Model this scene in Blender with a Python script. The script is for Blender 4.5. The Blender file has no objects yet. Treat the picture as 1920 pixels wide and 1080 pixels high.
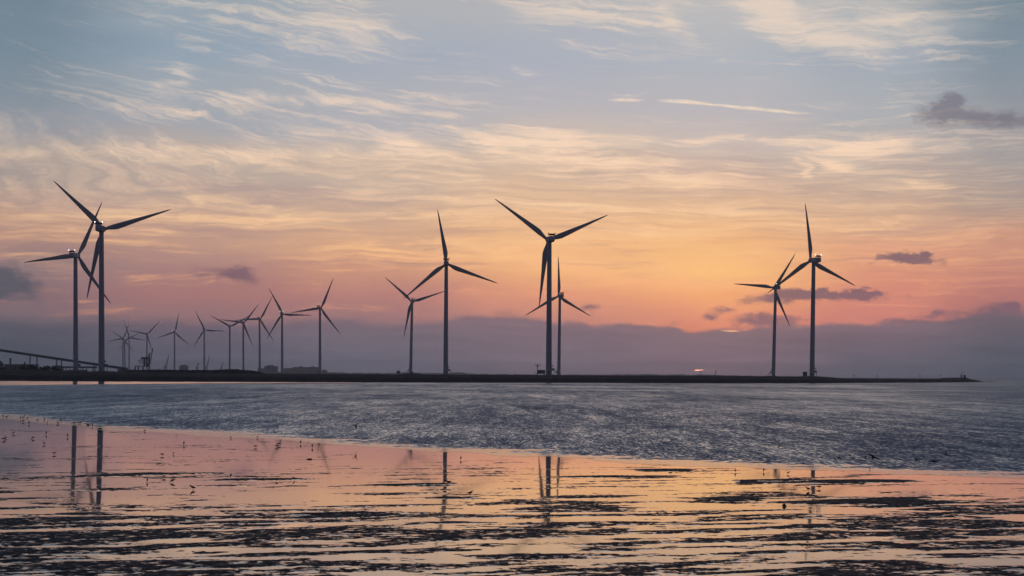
import bpy, bmesh, math, random
import numpy as np
from mathutils import Vector, Matrix, Quaternion

random.seed(7)
rng = np.random.default_rng(11)
SC = bpy.context.scene
COL = SC.collection

# ------------------------------------------------------------------ camera
F = 4500.0
CAMH = 4.2
PITCH = math.atan(164.2 / F)
ROLL = 0.0055
fw = Vector((0, math.cos(PITCH), math.sin(PITCH)))
r0 = Vector((1, 0, 0))
u0 = Vector((0, -math.sin(PITCH), math.cos(PITCH)))
rt = r0 * math.cos(ROLL) + u0 * math.sin(ROLL)
up = -r0 * math.sin(ROLL) + u0 * math.cos(ROLL)
CAM = Vector((0, 0, CAMH))

def ray(px, py):
    return fw + rt * ((px - 960) / F) + up * ((540 - py) / F)

def on_plane(px, py, z=0.0):
    d = ray(px, py)
    return CAM + d * ((z - CAMH) / d.z)

def at_depth(px, py, Y):
    d = ray(px, py)
    return CAM + d * (Y / d.y)

def hy(px):
    return 704.2 + (px - 960) * ROLL

cd = bpy.data.cameras.new('camera')
cd.sensor_width = 36
cd.lens = F / 1920 * 36
cd.clip_start = 0.5
cd.clip_end = 80000
cam = bpy.data.objects.new('camera', cd)
COL.objects.link(cam)
m = Matrix((rt, up, -fw)).transposed().to_4x4()
m.translation = CAM
cam.matrix_world = m
SC.camera = cam

SC.view_settings.view_transform = 'Standard'
SC.view_settings.look = 'None'
SC.view_settings.exposure = 0
SC.view_settings.gamma = 1
SC.render.engine = 'CYCLES'
cy = SC.cycles
cy.use_denoising = True
cy.max_bounces = 6
cy.glossy_bounces = 3
cy.diffuse_bounces = 2
cy.volume_bounces = 1
cy.sample_clamp_indirect = 4

# ------------------------------------------------------------------ helpers
def lin(c):
    out = []
    for v in c[:3]:
        v = v / 255.0
        out.append(v / 12.92 if v <= 0.04045 else ((v + 0.055) / 1.055) ** 2.4)
    return tuple(out) + (1.0,)

class MB:
    def __init__(s):
        s.v = []; s.f = []
    def box(s, c, size, rot=None):
        cx, cy_, cz = c; a, b, d = size[0] / 2, size[1] / 2, size[2] / 2
        n = len(s.v)
        for x, y, z in ((-a,-b,-d),(a,-b,-d),(a,b,-d),(-a,b,-d),(-a,-b,d),(a,-b,d),(a,b,d),(-a,b,d)):
            p = Vector((x, y, z))
            if rot is not None: p = rot @ p
            s.v.append((p.x + cx, p.y + cy_, p.z + cz))
        for f in ((0,3,2,1),(4,5,6,7),(0,1,5,4),(1,2,6,5),(2,3,7,6),(3,0,4,7)):
            s.f.append(tuple(n + i for i in f))
        return s
    def loft(s, secs, cap=True):
        n = len(s.v); k = len(secs[0])
        for sec in secs:
            s.v.extend(tuple(p) for p in sec)
        for i in range(len(secs) - 1):
            for j in range(k):
                a = n + i * k + j; b = n + i * k + (j + 1) % k
                s.f.append((a, b, b + k, a + k))
        if cap:
            s.f.append(tuple(n + j for j in reversed(range(k))))
            s.f.append(tuple(n + (len(secs) - 1) * k + j for j in range(k)))
        return s
    def tube(s, pts, rads, n=8):
        secs = []
        pts = [Vector(p) for p in pts]
        for i, p in enumerate(pts):
            a = pts[max(i - 1, 0)]; b = pts[min(i + 1, len(pts) - 1)]
            t = (b - a).normalized()
            ref = Vector((0, 0, 1)) if abs(t.z) < 0.9 else Vector((0, 1, 0))
            x = ref.cross(t).normalized(); y = t.cross(x)
            r = rads[i] if isinstance(rads, (list, tuple)) else rads
            rx, ry = r if isinstance(r, (list, tuple)) else (r, r)
            secs.append([p + x * rx * math.cos(2*math.pi*j/n) + y * ry * math.sin(2*math.pi*j/n) for j in range(n)])
        return s.loft(secs)
    def sphere(s, c, r, n=10):
        rx, ry, rz = r if isinstance(r, (list, tuple)) else (r, r, r)
        secs = []
        for i in range(n // 2 + 1):
            a = -math.pi / 2 + math.pi * i / (n // 2)
            q = max(math.cos(a), 0.02)
            secs.append([(c[0] + rx * q * math.cos(2*math.pi*j/n), c[1] + ry * q * math.sin(2*math.pi*j/n), c[2] + rz * math.sin(a)) for j in range(n)])
        return s.loft(secs)
    def mesh(s, name, mat, smooth=False):
        me = bpy.data.meshes.new(name)
        me.from_pydata([tuple(v) for v in s.v], [], s.f)
        me.materials.append(mat)
        if smooth:
            me.polygons.foreach_set('use_smooth', [True] * len(me.polygons))
        me.update()
        return me

def link(name, me, parent=None, loc=None, rot=None):
    o = bpy.data.objects.new(name, me)
    COL.objects.link(o)
    if parent: o.parent = parent
    if loc is not None: o.location = loc
    if rot is not None: o.rotation_euler = rot
    return o

def part(name, mb, mat, parent=None, smooth=False, loc=None, rot=None):
    return link(name, mb.mesh(name, mat, smooth), parent, loc, rot)

def tag(o, label, cat, group=None):
    o['label'] = label; o['category'] = cat
    if group: o['group'] = group
    return o

def thing(name, label, cat, loc, group=None):
    o = bpy.data.objects.new(name, None)
    o.empty_display_size = 1
    COL.objects.link(o); o.location = loc
    return tag(o, label, cat, group)

def struct(o, kind='structure'):
    o['kind'] = kind
    return o

def copy_tree(o, parent=None):
    c = o.copy(); COL.objects.link(c)
    if parent: c.parent = parent
    for ch in list(o.children): copy_tree(ch, c)
    return c

# ------------------------------------------------------------------ numpy noise
def _h(ix, iy, seed):
    n = (ix.astype(np.int64) * 374761393 + iy.astype(np.int64) * 668265263 + seed * 1442695041) & 0xffffffff
    n = ((n ^ (n >> 13)) * 1274126177) & 0xffffffff
    n = n ^ (n >> 16)
    return (n & 0xffffff) / float(0xffffff)

def vnoise(x, y, seed=0):
    ix = np.floor(x); iy = np.floor(y)
    fx = x - ix; fy = y - iy
    fx = fx*fx*fx*(fx*(fx*6-15)+10); fy = fy*fy*fy*(fy*(fy*6-15)+10)
    a = _h(ix, iy, seed); b = _h(ix+1, iy, seed); c = _h(ix, iy+1, seed); d = _h(ix+1, iy+1, seed)
    return (a*(1-fx)+b*fx)*(1-fy) + (c*(1-fx)+d*fx)*fy

def fbm(x, y, seed=0, oct=5, gain=0.5):
    t = np.zeros_like(x); amp = 1.0; tot = 0
    for o in range(oct):
        ca, sa = math.cos(0.6*o), math.sin(0.6*o)
        t += amp * vnoise((x*ca - y*sa) * 2**o + 17.3*o, (x*sa + y*ca) * 2**o - 9.1*o, seed + o)
        tot += amp; amp *= gain
    return t / tot

def sst(a, b, x):
    t = np.clip((x - a) / (b - a), 0, 1)
    return t*t*(3-2*t)

# ------------------------------------------------------------------ node helper
class NT:
    def __init__(s, nt):
        s.nt = nt; s.n = nt.nodes; s.l = nt.links
    def put(s, sock, v):
        if isinstance(v, bpy.types.NodeSocket): s.l.new(v, sock)
        elif v is not None:
            try: sock.default_value = v
            except Exception: sock.default_value = tuple(v)
    def new(s, t, **kw):
        n = s.n.new(t)
        for k, v in kw.items(): setattr(n, k, v)
        return n
    def math(s, op, a, b=None, c=None, clamp=False):
        n = s.new('ShaderNodeMath', operation=op, use_clamp=clamp)
        s.put(n.inputs[0], a)
        if b is not None: s.put(n.inputs[1], b)
        if c is not None: s.put(n.inputs[2], c)
        return n.outputs[0]
    def smooth(s, v, a, b, o0=0.0, o1=1.0):
        n = s.new('ShaderNodeMapRange', interpolation_type='SMOOTHSTEP')
        s.put(n.inputs[0], v)
        s.put(n.inputs[1], a); s.put(n.inputs[2], b); s.put(n.inputs[3], o0); s.put(n.inputs[4], o1)
        return n.outputs[0]
    def lerp(s, v, a, b, o0=0.0, o1=1.0):
        n = s.new('ShaderNodeMapRange')
        s.put(n.inputs[0], v)
        s.put(n.inputs[1], a); s.put(n.inputs[2], b); s.put(n.inputs[3], o0); s.put(n.inputs[4], o1)
        return n.outputs[0]
    def mix(s, f, a, b, blend='MIX'):
        n = s.new('ShaderNodeMix', data_type='RGBA', blend_type=blend)
        s.put(n.inputs[0], f); s.put(n.inputs[6], a); s.put(n.inputs[7], b)
        return n.outputs[2]
    def xyz(s, x, y, z):
        n = s.new('ShaderNodeCombineXYZ')
        s.put(n.inputs[0], x); s.put(n.inputs[1], y); s.put(n.inputs[2], z)
        return n.outputs[0]
    def noise(s, vec, scale, detail=4, rough=0.55, dist=0.0, dim='3D'):
        n = s.new('ShaderNodeTexNoise', noise_dimensions=dim)
        s.put(n.inputs['Vector'], vec)
        n.inputs['Scale'].default_value = scale; n.inputs['Detail'].default_value = detail
        n.inputs['Roughness'].default_value = rough; n.inputs['Distortion'].default_value = dist
        return n
    def mapping(s, vec, loc=(0,0,0), rot=0.0, scale=(1,1,1), typ='POINT'):
        n = s.new('ShaderNodeMapping', vector_type=typ)
        s.put(n.inputs[0], vec)
        n.inputs['Location'].default_value = loc
        n.inputs['Rotation'].default_value = (0, 0, rot)
        n.inputs['Scale'].default_value = scale
        return n.outputs[0]
    def ramp(s, fac, stops):
        n = s.new('ShaderNodeValToRGB')
        s.put(n.inputs[0], fac)
        cr = n.color_ramp
        stops = sorted(stops)
        cr.elements[0].position = stops[0][0]; cr.elements[0].color = stops[0][1]
        cr.elements[1].position = stops[-1][0]; cr.elements[1].color = stops[-1][1]
        for p, c in stops[1:-1]:
            e = cr.elements.new(p); e.color = c
        return n.outputs[0]

def material(name):
    mt = bpy.data.materials.new(name); mt.use_nodes = True
    t = NT(mt.node_tree)
    return mt, t, t.n['Principled BSDF']

def paint(name, col, rough=0.5, var=0.12, scale=0.6, spec=0.5, metal=0.0):
    mt, t, b = material(name)
    tc = t.new('ShaderNodeTexCoord').outputs['Object']
    nz = t.noise(tc, scale, 5, 0.6)
    f = t.lerp(nz.outputs[0], 0.3, 0.7)
    c0 = tuple(x * (1 - var) for x in col) + (1,)
    c1 = tuple(min(1, x * (1 + var)) for x in col) + (1,)
    t.put(b.inputs['Base Color'], t.mix(f, c0, c1))
    t.put(b.inputs['Roughness'], t.lerp(nz.outputs[0], 0.3, 0.7, rough - 0.08, rough + 0.08))
    b.inputs['Specular IOR Level'].default_value = spec
    b.inputs['Metallic'].default_value = metal
    return mt

M_white = paint('turbine_paint', (0.53, 0.535, 0.545), 0.45, 0.05, 0.15)
M_blade = paint('blade_paint', (0.51, 0.515, 0.525), 0.5, 0.05, 0.1)
M_dark = paint('dark_panel', (0.03, 0.03, 0.035), 0.6, 0.2)
M_steel = paint('grey_steel', (0.16, 0.17, 0.18), 0.55, 0.2)
M_conc = paint('concrete', (0.27, 0.26, 0.25), 0.85, 0.15, 0.3)
M_shed = paint('shed_sheet', (0.19, 0.20, 0.22), 0.7, 0.15, 0.2)
M_far = paint('far_wall', (0.24, 0.23, 0.23), 0.8, 0.15, 0.05)
M_roof = paint('roof_felt', (0.09, 0.085, 0.085), 0.85, 0.2, 0.2)
M_rust = paint('rusty_steel', (0.10, 0.07, 0.055), 0.75, 0.3, 0.5)
M_feather = paint('feather_dark', (0.030, 0.028, 0.028), 0.8, 0.4, 9.0, 0.1)
M_feather2 = paint('feather_brown', (0.050, 0.043, 0.038), 0.8, 0.4, 9.0, 0.1)
M_legs = paint('bird_leg', (0.06, 0.04, 0.03), 0.7, 0.2, 9.0, 0.2)
M_gull = paint('gull_feather', (0.022, 0.022, 0.025), 0.85, 0.3, 6.0, 0.05)
M_wood = paint('wet_driftwood', (0.035, 0.026, 0.02), 0.6, 0.3, 4.0, 0.3)
M_stone = paint('dark_stone', (0.03, 0.03, 0.032), 0.7, 0.3, 3.0, 0.2)
M_bark = paint('bark', (0.05, 0.04, 0.03), 0.9, 0.2, 2.0, 0.1)
M_glass = paint('dark_window', (0.02, 0.024, 0.03), 0.2, 0.1)

def lamp_mat(name, col, strength):
    mt, t, b = material(name)
    b.inputs['Base Color'].default_value = (0.6, 0.6, 0.6, 1)
    b.inputs['Emission Color'].default_value = col
    b.inputs['Emission Strength'].default_value = strength
    return mt
M_lampon = lamp_mat('lamp_lit', (1.0, 0.93, 0.86, 1), 2.6)
M_lampoff = paint('lamp_unlit', (0.16, 0.05, 0.045), 0.4)

def leaf_mat():
    mt, t, b = material('leaves')
    g = t.new('ShaderNodeNewGeometry')
    t.put(b.inputs['Base Color'], t.mix(g.outputs['Random Per Island'], (0.018, 0.022, 0.014, 1), (0.05, 0.052, 0.03, 1)))
    b.inputs['Roughness'].default_value = 0.8
    b.inputs['Specular IOR Level'].default_value = 0.1
    return mt
M_leaf = leaf_mat()

# ------------------------------------------------------------------ world: dusk sky
W = bpy.data.worlds.new('World')
SC.world = W
W.use_nodes = True
w = NT(W.node_tree)
w.n.clear()

def sky_uv(px, py):
    d = ray(px, py).normalized()
    return math.atan2(d.x, d.y) * F, math.asin(d.z) * F

gen = w.new('ShaderNodeTexCoord').outputs['Generated']
sep = w.new('ShaderNodeSeparateXYZ'); w.l.new(gen, sep.inputs[0])
nx, ny, nz_ = sep.outputs
AZ = w.math('MULTIPLY', w.math('ARCTAN2', nx, ny), F)          # "arc units": radians * 4500
EL = w.math('MULTIPLY', w.math('ARCSINE', nz_), F)
P0 = w.xyz(AZ, EL, 0.0)

# gentle wind warp for the ice cloud, stretched along the wind
wn = w.noise(w.mapping(P0, scale=(1/260, 1/75, 1)), 1.0, 4, 0.55).outputs['Color']
wn2 = w.noise(w.mapping(P0, rot=-0.12, scale=(1/150, 1/40, 1)), 1.0, 3, 0.55).outputs['Color']
def vec(op, a, b):
    n = w.new('ShaderNodeVectorMath', operation=op)
    w.put(n.inputs[0], a); w.put(n.inputs[1], b)
    return n.outputs[0]
d1 = vec('MULTIPLY', vec('SUBTRACT', wn, (0.5, 0.5, 0.5)), (170, 40, 0))
d2 = vec('MULTIPLY', vec('SUBTRACT', wn2, (0.5, 0.5, 0.5)), (70, 10, 0))
PW = vec('ADD', P0, vec('ADD', d1, d2))
# billowy warp for the low dark clouds
bn = w.noise(w.mapping(P0, scale=(1/52, 1/30, 1)), 1.0, 6, 0.70).outputs['Color']
PB = vec('ADD', P0, vec('MULTIPLY', vec('SUBTRACT', bn, (0.5, 0.5, 0.5)), (95, 46, 0)))
sw = w.new('ShaderNodeSeparateXYZ'); w.l.new(PW, sw.inputs[0])
AZw, ELw = sw.outputs[0], sw.outputs[1]

COLS = {
 30:   [(0,(116,133,148)),(100,(121,138,152)),(190,(134,145,156)),(245,(148,150,158)),(290,(172,160,152)),(345,(160,148,145)),(400,(190,155,135)),(440,(176,138,126)),(490,(142,120,122)),(545,(133,108,114)),(595,(118,102,110)),(640,(110,98,108))],
 350:  [(0,(152,164,174)),(90,(147,162,177)),(170,(162,168,176)),(235,(162,165,173)),(285,(190,174,162)),(345,(176,160,152)),(410,(196,160,140)),(455,(188,148,132)),(500,(168,128,124)),(545,(164,118,116)),(600,(142,110,114)),(640,(130,106,112))],
 700:  [(0,(178,178,180)),(100,(163,171,185)),(180,(176,176,182)),(245,(176,175,181)),(300,(208,184,164)),(350,(194,172,158)),(410,(208,170,144)),(460,(212,164,132)),(505,(200,146,124)),(550,(180,126,120)),(600,(154,116,118)),(640,(140,110,116))],
 1050: [(0,(180,180,184)),(110,(171,176,188)),(200,(184,180,185)),(265,(206,188,174)),(330,(216,184,158)),(400,(230,185,145)),(455,(238,182,132)),(505,(241,180,127)),(550,(226,154,122)),(590,(198,135,120)),(640,(170,118,114))],
 1350: [(0,(190,187,186)),(110,(176,180,188)),(210,(188,182,185)),(280,(204,186,176)),(335,(210,178,158)),(400,(230,184,142)),(450,(240,182,128)),(505,(250,192,126)),(550,(241,168,117)),(600,(227,146,116)),(640,(205,125,104))],
 1650: [(0,(182,182,182)),(110,(163,171,182)),(210,(174,175,179)),(300,(188,174,165)),(400,(210,170,142)),(455,(226,166,133)),(505,(218,150,123)),(550,(212,138,119)),(600,(200,127,117)),(640,(170,112,108))],
 1900: [(0,(122,139,151)),(110,(134,147,159)),(210,(148,151,158)),(300,(163,157,155)),(390,(174,151,140)),(445,(204,150,128)),(500,(198,137,120)),(545,(184,122,116)),(595,(160,108,108)),(640,(130,102,106))],
}
HI = [(830, (102,113,138)), (1300, (80,89,117)), (2200, (64,74,96)), (4200, (46,54,74)), (7069, (38,45,64))]
HI_C = {}
EMAX = 7069.0
def ramp_stops(px, rows):
    st = []
    for y, c in rows:
        st.append((sky_uv(px, y)[1], c))
    top = st[0][1]
    for e, c in HI:
        k = 0.55 if e < 1000 else (0.2 if e < 2000 else 0.0)
        st.append((e, tuple(a*(1-k) + b*k for a, b in zip(c, top))))
    out = []
    for e, c in st:
        x = max(0.0, e) / EMAX
        out.append((x ** 0.5, lin(c)))
    return out
fac = w.math('POWER', w.math('DIVIDE', w.math('MAXIMUM', ELw, 0.0), EMAX), 0.5, clamp=True)
def columns(cols, coord, fac):
    xs = sorted(cols)
    outc = w.ramp(fac, ramp_stops(xs[0], cols[xs[0]]))
    for a, b in zip(xs[:-1], xs[1:]):
        f = w.smooth(coord, sky_uv(a, 400)[0], sky_uv(b, 400)[0])
        outc = w.mix(f, outc, w.ramp(fac, ramp_stops(b, cols[b])))
    return outc
base = columns(COLS, AZw, fac)

# --- strokes
def strokes(lst, P):
    acc = None
    for (x0, y0, x1, y1, hw, s) in lst:
        a0, e0 = sky_uv(x0, y0); a1, e1 = sky_uv(x1, y1)
        L = math.hypot(a1-a0, e1-e0) / 2 + hw * 1.3
        mp = w.mapping(P, ((a0+a1)/2, (e0+e1)/2, 0), math.atan2(e1-e0, a1-a0), (L*1.25, hw*2.0, 1), 'TEXTURE')
        g = w.new('ShaderNodeTexGradient', gradient_type='SPHERICAL')
        w.l.new(mp, g.inputs[0])
        v = g.outputs['Fac']
        acc = w.math('MULTIPLY', v, s) if acc is None else w.math('MULTIPLY_ADD', v, s, acc)
    return acc

BR = [
 (280,5,740,80,44,.62),(540,15,750,70,36,.6),(130,0,480,62,12,.4),(400,55,620,85,12,.25),(300,130,355,140,12,.35),(355,140,300,165,8,.3),
 (250,190,480,202,14,.45),(430,176,830,212,9,.75),(700,182,915,186,7,.4),(790,218,885,218,7,.6),(60,150,300,185,28,.22),(640,205,830,215,9,.4),
 (480,215,800,250,10,.3),(500,240,840,262,9,.3),(725,262,830,288,10,.7),(850,258,960,300,20,.6),(160,276,620,302,15,.65),(420,288,570,298,10,.5),(0,288,80,292,9,.5),
 (600,300,920,330,20,.3),(0,398,420,408,8,.6),(260,404,740,430,9,.55),(0,432,260,452,12,.3),(600,455,790,472,7,.45),(540,340,760,392,14,.25),(690,370,1300,394,6,.5),
 (940,250,1230,272,12,.5),(950,268,1130,320,28,.7),(1080,300,1360,346,14,.75),(1240,300,1290,303,6,.6),(860,258,1000,268,10,.5),(960,245,1120,262,8,.45),
 (1270,270,1330,266,7,.8),(1320,266,1395,254,7,.8),(1395,264,1450,264,5,.6),(1430,268,1560,261,8,.85),(1540,265,1720,262,7,.75),(1520,290,1660,276,12,.65),
 (1510,300,1525,328,7,.7),(1550,300,1600,316,7,.7),(1600,285,1690,298,7,.5),(1660,280,1700,272,6,.4),
 (960,8,1110,20,26,.6),(1080,18,1300,58,46,.65),(1390,-5,1470,50,28,.85),(1440,30,1640,98,24,.9),(1240,15,1300,76,18,.6),(1480,20,1840,40,52,.68),(1640,66,1800,76,12,.4),(1560,75,1650,108,16,.5),
 (690,470,1250,488,8,.4),(940,490,1240,496,5,.5),(1040,512,1360,512,20,.45),(1150,540,1460,530,13,.45),(1270,380,1500,398,8,.45),(1300,394,1530,408,6,.4),(960,386,1290,396,6,.5),
 (1690,340,1830,356,6,.3),(1770,440,1900,428,18,.25),(1000,420,1300,440,12,.3),(1250,450,1480,470,14,.3),(1150,400,1240,460,10,.25),(820,440,940,470,10,.35),(200,460,420,480,10,.25),(220,525,460,532,5,.3),
]
CT = [(1143,188,1205,186,2.4,1.0),(1238,188,1330,196,2.7,1.2),(1320,195,1520,213,2.3,1.2)]
DK = [
 (1700,600,1760,594,9,.75),(1740,590,1800,588,7,.6),(1880,574,1925,580,9,.8),(1230,603,1300,607,7,.6),(620,597,690,596,8,.5),(200,596,300,598,8,.4),(1480,600,1560,604,7,.6),
 (1725,222,1820,216,22,1.1),(1770,200,1790,188,16,1.1),(1845,226,1950,224,16,1.2),(1800,200,1840,215,12,.4),
 (1655,481,1740,484,9,1.1),(1700,484,1770,492,9,1.1),(1620,490,1665,486,6,.5),
 (1380,562,1520,553,10,1.2),(1465,548,1505,545,8,.8),(1515,557,1650,553,9,1.25),(1490,556,1560,557,8,.9),(1600,552,1650,549,7,.7),(1330,580,1382,579,6,1.0),(1318,596,1340,594,7,1.0),(1360,598,1490,606,11,1.2),
 (345,511,512,519,12,1.05),(-90,522,56,528,26,1.35),(-60,545,80,546,14,.6),(1850,580,1910,586,13,1.1),(1780,592,1860,596,10,.8),(1690,556,1722,553,5,.7),(880,600,1000,592,12,.7),(1088,578,1122,576,8,.7),(1050,570,1200,582,9,.5),
]
VEIL = [(0,372,220,386,18,.7),(300,342,700,366,14,.6),(260,425,620,432,8,.4),(640,440,900,452,9,.45),(1000,330,1240,352,10,.35),(1350,310,1520,330,22,.45),(1280,360,1500,372,10,.35),(700,490,930,500,8,.5),(300,480,560,492,10,.5)]

def cen(n, k):
    return w.math('MULTIPLY', w.math('SUBTRACT', n, 0.5), k)
def add(*v):
    r = v[0]
    for x in v[1:]: r = w.math('ADD', r, x)
    return r
# the high cloud fans out: falling to the right in the south, level in the north
wq = w.smooth(EL, 270, 520)
hh = w.math('ADD', w.math('MULTIPLY', AZ, -0.11), w.math('MULTIPLY', w.math('MULTIPLY', AZ, AZ), 0.00007))
curl = w.noise(w.mapping(P0, loc=(5, 3, 0), scale=(1/190, 1/110, 1)), 1.0, 5, 0.62).outputs['Color']
cv = vec('MULTIPLY', vec('MULTIPLY', vec('SUBTRACT', curl, (0.5, 0.5, 0.5)), (170, 52, 0)), w.xyz(wq, wq, 0.0))
PF = vec('ADD', vec('SUBTRACT', PW, w.xyz(0.0, w.math('MULTIPLY', wq, hh), 0.0)), cv)
n1 = w.noise(w.mapping(PF, rot=-0.03, scale=(1/430, 1/32, 1)), 1.0, 7, 0.60).outputs[0]
n2 = w.noise(w.mapping(PF, loc=(3, 5, 0), rot=-0.08, scale=(1/230, 1/13, 1)), 1.0, 7, 0.64).outputs[0]
n3 = w.noise(w.mapping(PF, loc=(8, 2, 0), rot=0.03, scale=(1/110, 1/6, 1)), 1.0, 5, 0.62).outputs[0]
wisp = w.noise(w.mapping(PF, loc=(1, 9, 0), rot=0.34, scale=(1/130, 1/30, 1)), 1.0, 8, 0.70, 1.0).outputs[0]
broad = w.noise(w.mapping(P0, loc=(4, 4, 0), rot=-0.1, scale=(1/520, 1/150, 1)), 1.0, 3, 0.5).outputs[0]
X_ = add(cen(n1, 1.05), cen(n2, 1.0), cen(n3, .65), cen(wisp, .75), cen(broad, .5))
S = strokes(BR, PW)
region = w.new('ShaderNodeFloatCurve')
w.l.new(w.math('DIVIDE', w.math('MAXIMUM', EL, 0.0), 900.0, clamp=True), region.inputs['Value'])
RG = [(0, .25), (110, .36), (180, .50), (280, .60), (420, .58), (500, .45), (640, .41), (900, .44)]
rc = region.mapping.curves[0]
rc.points[0].location = (RG[0][0]/900, RG[0][1]); rc.points[1].location = (RG[-1][0]/900, RG[-1][1])
for e_, v_ in RG[1:-1]: rc.points.new(e_/900, v_)
region.mapping.update()
reg = w.math('SUBTRACT', region.outputs[0], 0.5)
D_ = add(X_, w.math('MULTIPLY', S, 0.56), reg)
a_br = w.math('MULTIPLY', w.smooth(D_, -0.03, 0.60), 0.95)
sheen = w.noise(w.mapping(PF, loc=(6, 1, 0), rot=0.2, scale=(1/90, 1/10, 1)), 1.0, 6, 0.7, 0.4).outputs[0]
a_br = w.math('MULTIPLY', a_br, w.lerp(sheen, 0.32, 0.62, 0.72, 1.0))
frame_top = sky_uv(960, 0)[1]
warmc = w.ramp(w.math('POWER', w.math('DIVIDE', w.math('MAXIMUM', EL, 0.0), EMAX), 0.5, clamp=True), [
  ((70/EMAX)**.5, lin((228,146,118))), ((170/EMAX)**.5, lin((248,178,128))), ((240/EMAX)**.5, lin((252,196,142))), ((310/EMAX)**.5, lin((250,206,164))), ((430/EMAX)**.5, lin((251,217,188))),
  ((560/EMAX)**.5, lin((228,209,194))), ((720/EMAX)**.5, lin((230,210,192))), ((1400/EMAX)**.5, lin((150,150,156))), ((3000/EMAX)**.5, lin((70,78,98)))])
# left side of the sky receives less of the glow
side = w.smooth(AZ, -1050, -500, 0.5, 1.0)
side2 = w.smooth(AZ, 600, 1000, 1.0, 0.45)
a_br = w.math('MULTIPLY', a_br, w.math('MULTIPLY', side, side2))
c1 = w.mix(a_br, base, warmc)
# greyer veils between the streaks
m1 = w.noise(w.mapping(PW, loc=(12, 7, 0), rot=-0.07, scale=(1/380, 1/22, 1)), 1.0, 7, 0.62).outputs[0]
V_ = add(cen(m1, 1.3), cen(n3, -.5), cen(n2, -.4), w.math('MULTIPLY', strokes(VEIL, PW), .5), w.math('SUBTRACT', reg, 0.02))
V_ = w.math('MULTIPLY', w.smooth(V_, 0.02, 0.5), 0.55)
veilc = w.ramp(w.math('DIVIDE', w.math('MAXIMUM', EL, 0.0), 800.0, clamp=True), [(0.2, lin((165,120,118))), (0.42, lin((178,152,146))), (0.7, lin((170,162,164)))])
c1 = w.mix(w.math('MINIMUM', V_, 0.6), c1, veilc)
# contrail
bct = w.noise(w.mapping(P0, scale=(1/22, 1/9, 1)), 1.0, 4, 0.6).outputs[0]
PC = vec('ADD', P0, vec('MULTIPLY', vec('SUBTRACT', w.noise(w.mapping(P0, scale=(1/60, 1/60, 1)), 1.0, 3, 0.6).outputs['Color'], (0.5,0.5,0.5)), (0, 9, 0)))
a_ct = w.math('MULTIPLY', w.smooth(strokes(CT, PC), 0.05, 0.75), w.lerp(bct, 0.3, 0.7, 0.35, 1.0))
c1 = w.mix(w.math('MULTIPLY', a_ct, 0.9), c1, lin((252,226,196)))
# small dark clouds
bill = w.noise(w.mapping(PB, scale=(1/60, 1/34, 1)), 1.0, 6, 0.65).outputs[0]
a_dk = add(cen(bill, 1.5), w.math('MULTIPLY', strokes(DK, PB), 1.25), -0.34)
a_dk = w.math('MULTIPLY', w.smooth(a_dk, -0.02, 0.95), w.smooth(EL, 260, 420, 0.84, 0.66))
darkc = w.ramp(w.math('DIVIDE', w.math('MAXIMUM', EL, 0.0), 800.0, clamp=True), [(0.12, lin((126,100,112))), (0.22, lin((118,92,106))), (0.32, lin((112,92,106))), (0.62, lin((112,106,120)))])
darkl = w.mix(w.smooth(AZ, -900, -740), lin((84,86,98)), darkc)
c1 = w.mix(a_dk, c1, darkl)

# --- cloud bank on the horizon
BANK = {
 0:    [(590,(104,96,106)),(620,(88,86,98)),(660,(80,81,94)),(705,(78,80,94))],
 350:  [(590,(120,102,112)),(625,(104,94,107)),(660,(92,88,102)),(705,(86,86,100))],
 700:  [(590,(132,109,118)),(630,(114,103,114)),(665,(106,99,112)),(705,(98,95,108))],
 1050: [(590,(140,113,120)),(630,(125,106,116)),(665,(120,105,116)),(705,(112,101,113))],
 1350: [(600,(146,114,118)),(640,(130,107,115)),(670,(126,104,114)),(705,(117,102,112))],
 1650: [(600,(134,108,116)),(640,(116,101,112)),(670,(104,96,108)),(705,(96,93,106))],
 1900: [(575,(118,100,108)),(620,(102,94,104)),(660,(90,89,101)),(705,(84,86,99))],
}
def bank_ramp(px, rows):
    return [(max(0, sky_uv(px, y)[1]) / 200.0, lin(c)) for y, c in rows]
fb = w.math('DIVIDE', w.math('MAXIMUM', EL, 0.0), 200.0, clamp=True)
xs = sorted(BANK)
bank = w.ramp(fb, bank_ramp(xs[0], BANK[xs[0]]))
for a, b in zip(xs[:-1], xs[1:]):
    f = w.smooth(AZ, sky_uv(a, 650)[0], sky_uv(b, 650)[0])
    bank = w.mix(f, bank, w.ramp(fb, bank_ramp(b, BANK[b])))
bk_n = w.noise(w.mapping(P0, loc=(7, 0, 0), scale=(1/210, 1/110, 1)), 1.0, 7, 0.55).outputs[0]
# top edge of the bank against azimuth
topn = w.new('ShaderNodeFloatCurve')
A0, A1 = -1100.0, 1100.0
w.l.new(w.lerp(AZ, A0, A1), topn.inputs['Value'])
TOPS = [(-140,596),(0,594),(100,598),(200,596),(330,603),(480,606),(620,600),(760,606),(880,596),(960,594),(1060,600),(1180,610),(1290,617),(1400,613),(1480,606),(1600,606),(1700,606),(1790,596),(1880,584),(2000,582)]
crv = topn.mapping.curves[0]
pts = [((sky_uv(x, y)[0]-A0)/(A1-A0), sky_uv(x, y)[1]/200.0) for x, y in TOPS]
crv.points[0].location = pts[0]; crv.points[1].location = pts[-1]
for p in pts[1:-1]: crv.points.new(*p)
topn.mapping.update()
top_el = w.math('MULTIPLY', topn.outputs[0], 200.0)
bk_n2 = w.noise(w.mapping(P0, loc=(2, 3, 0), scale=(1/62, 1/40, 1)), 1.0, 6, 0.62).outputs[0]
lump = add(cen(bk_n, 50.0), cen(bk_n2, 26.0))
h_ = w.math('SUBTRACT', w.math('ADD', top_el, lump), EL)
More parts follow.
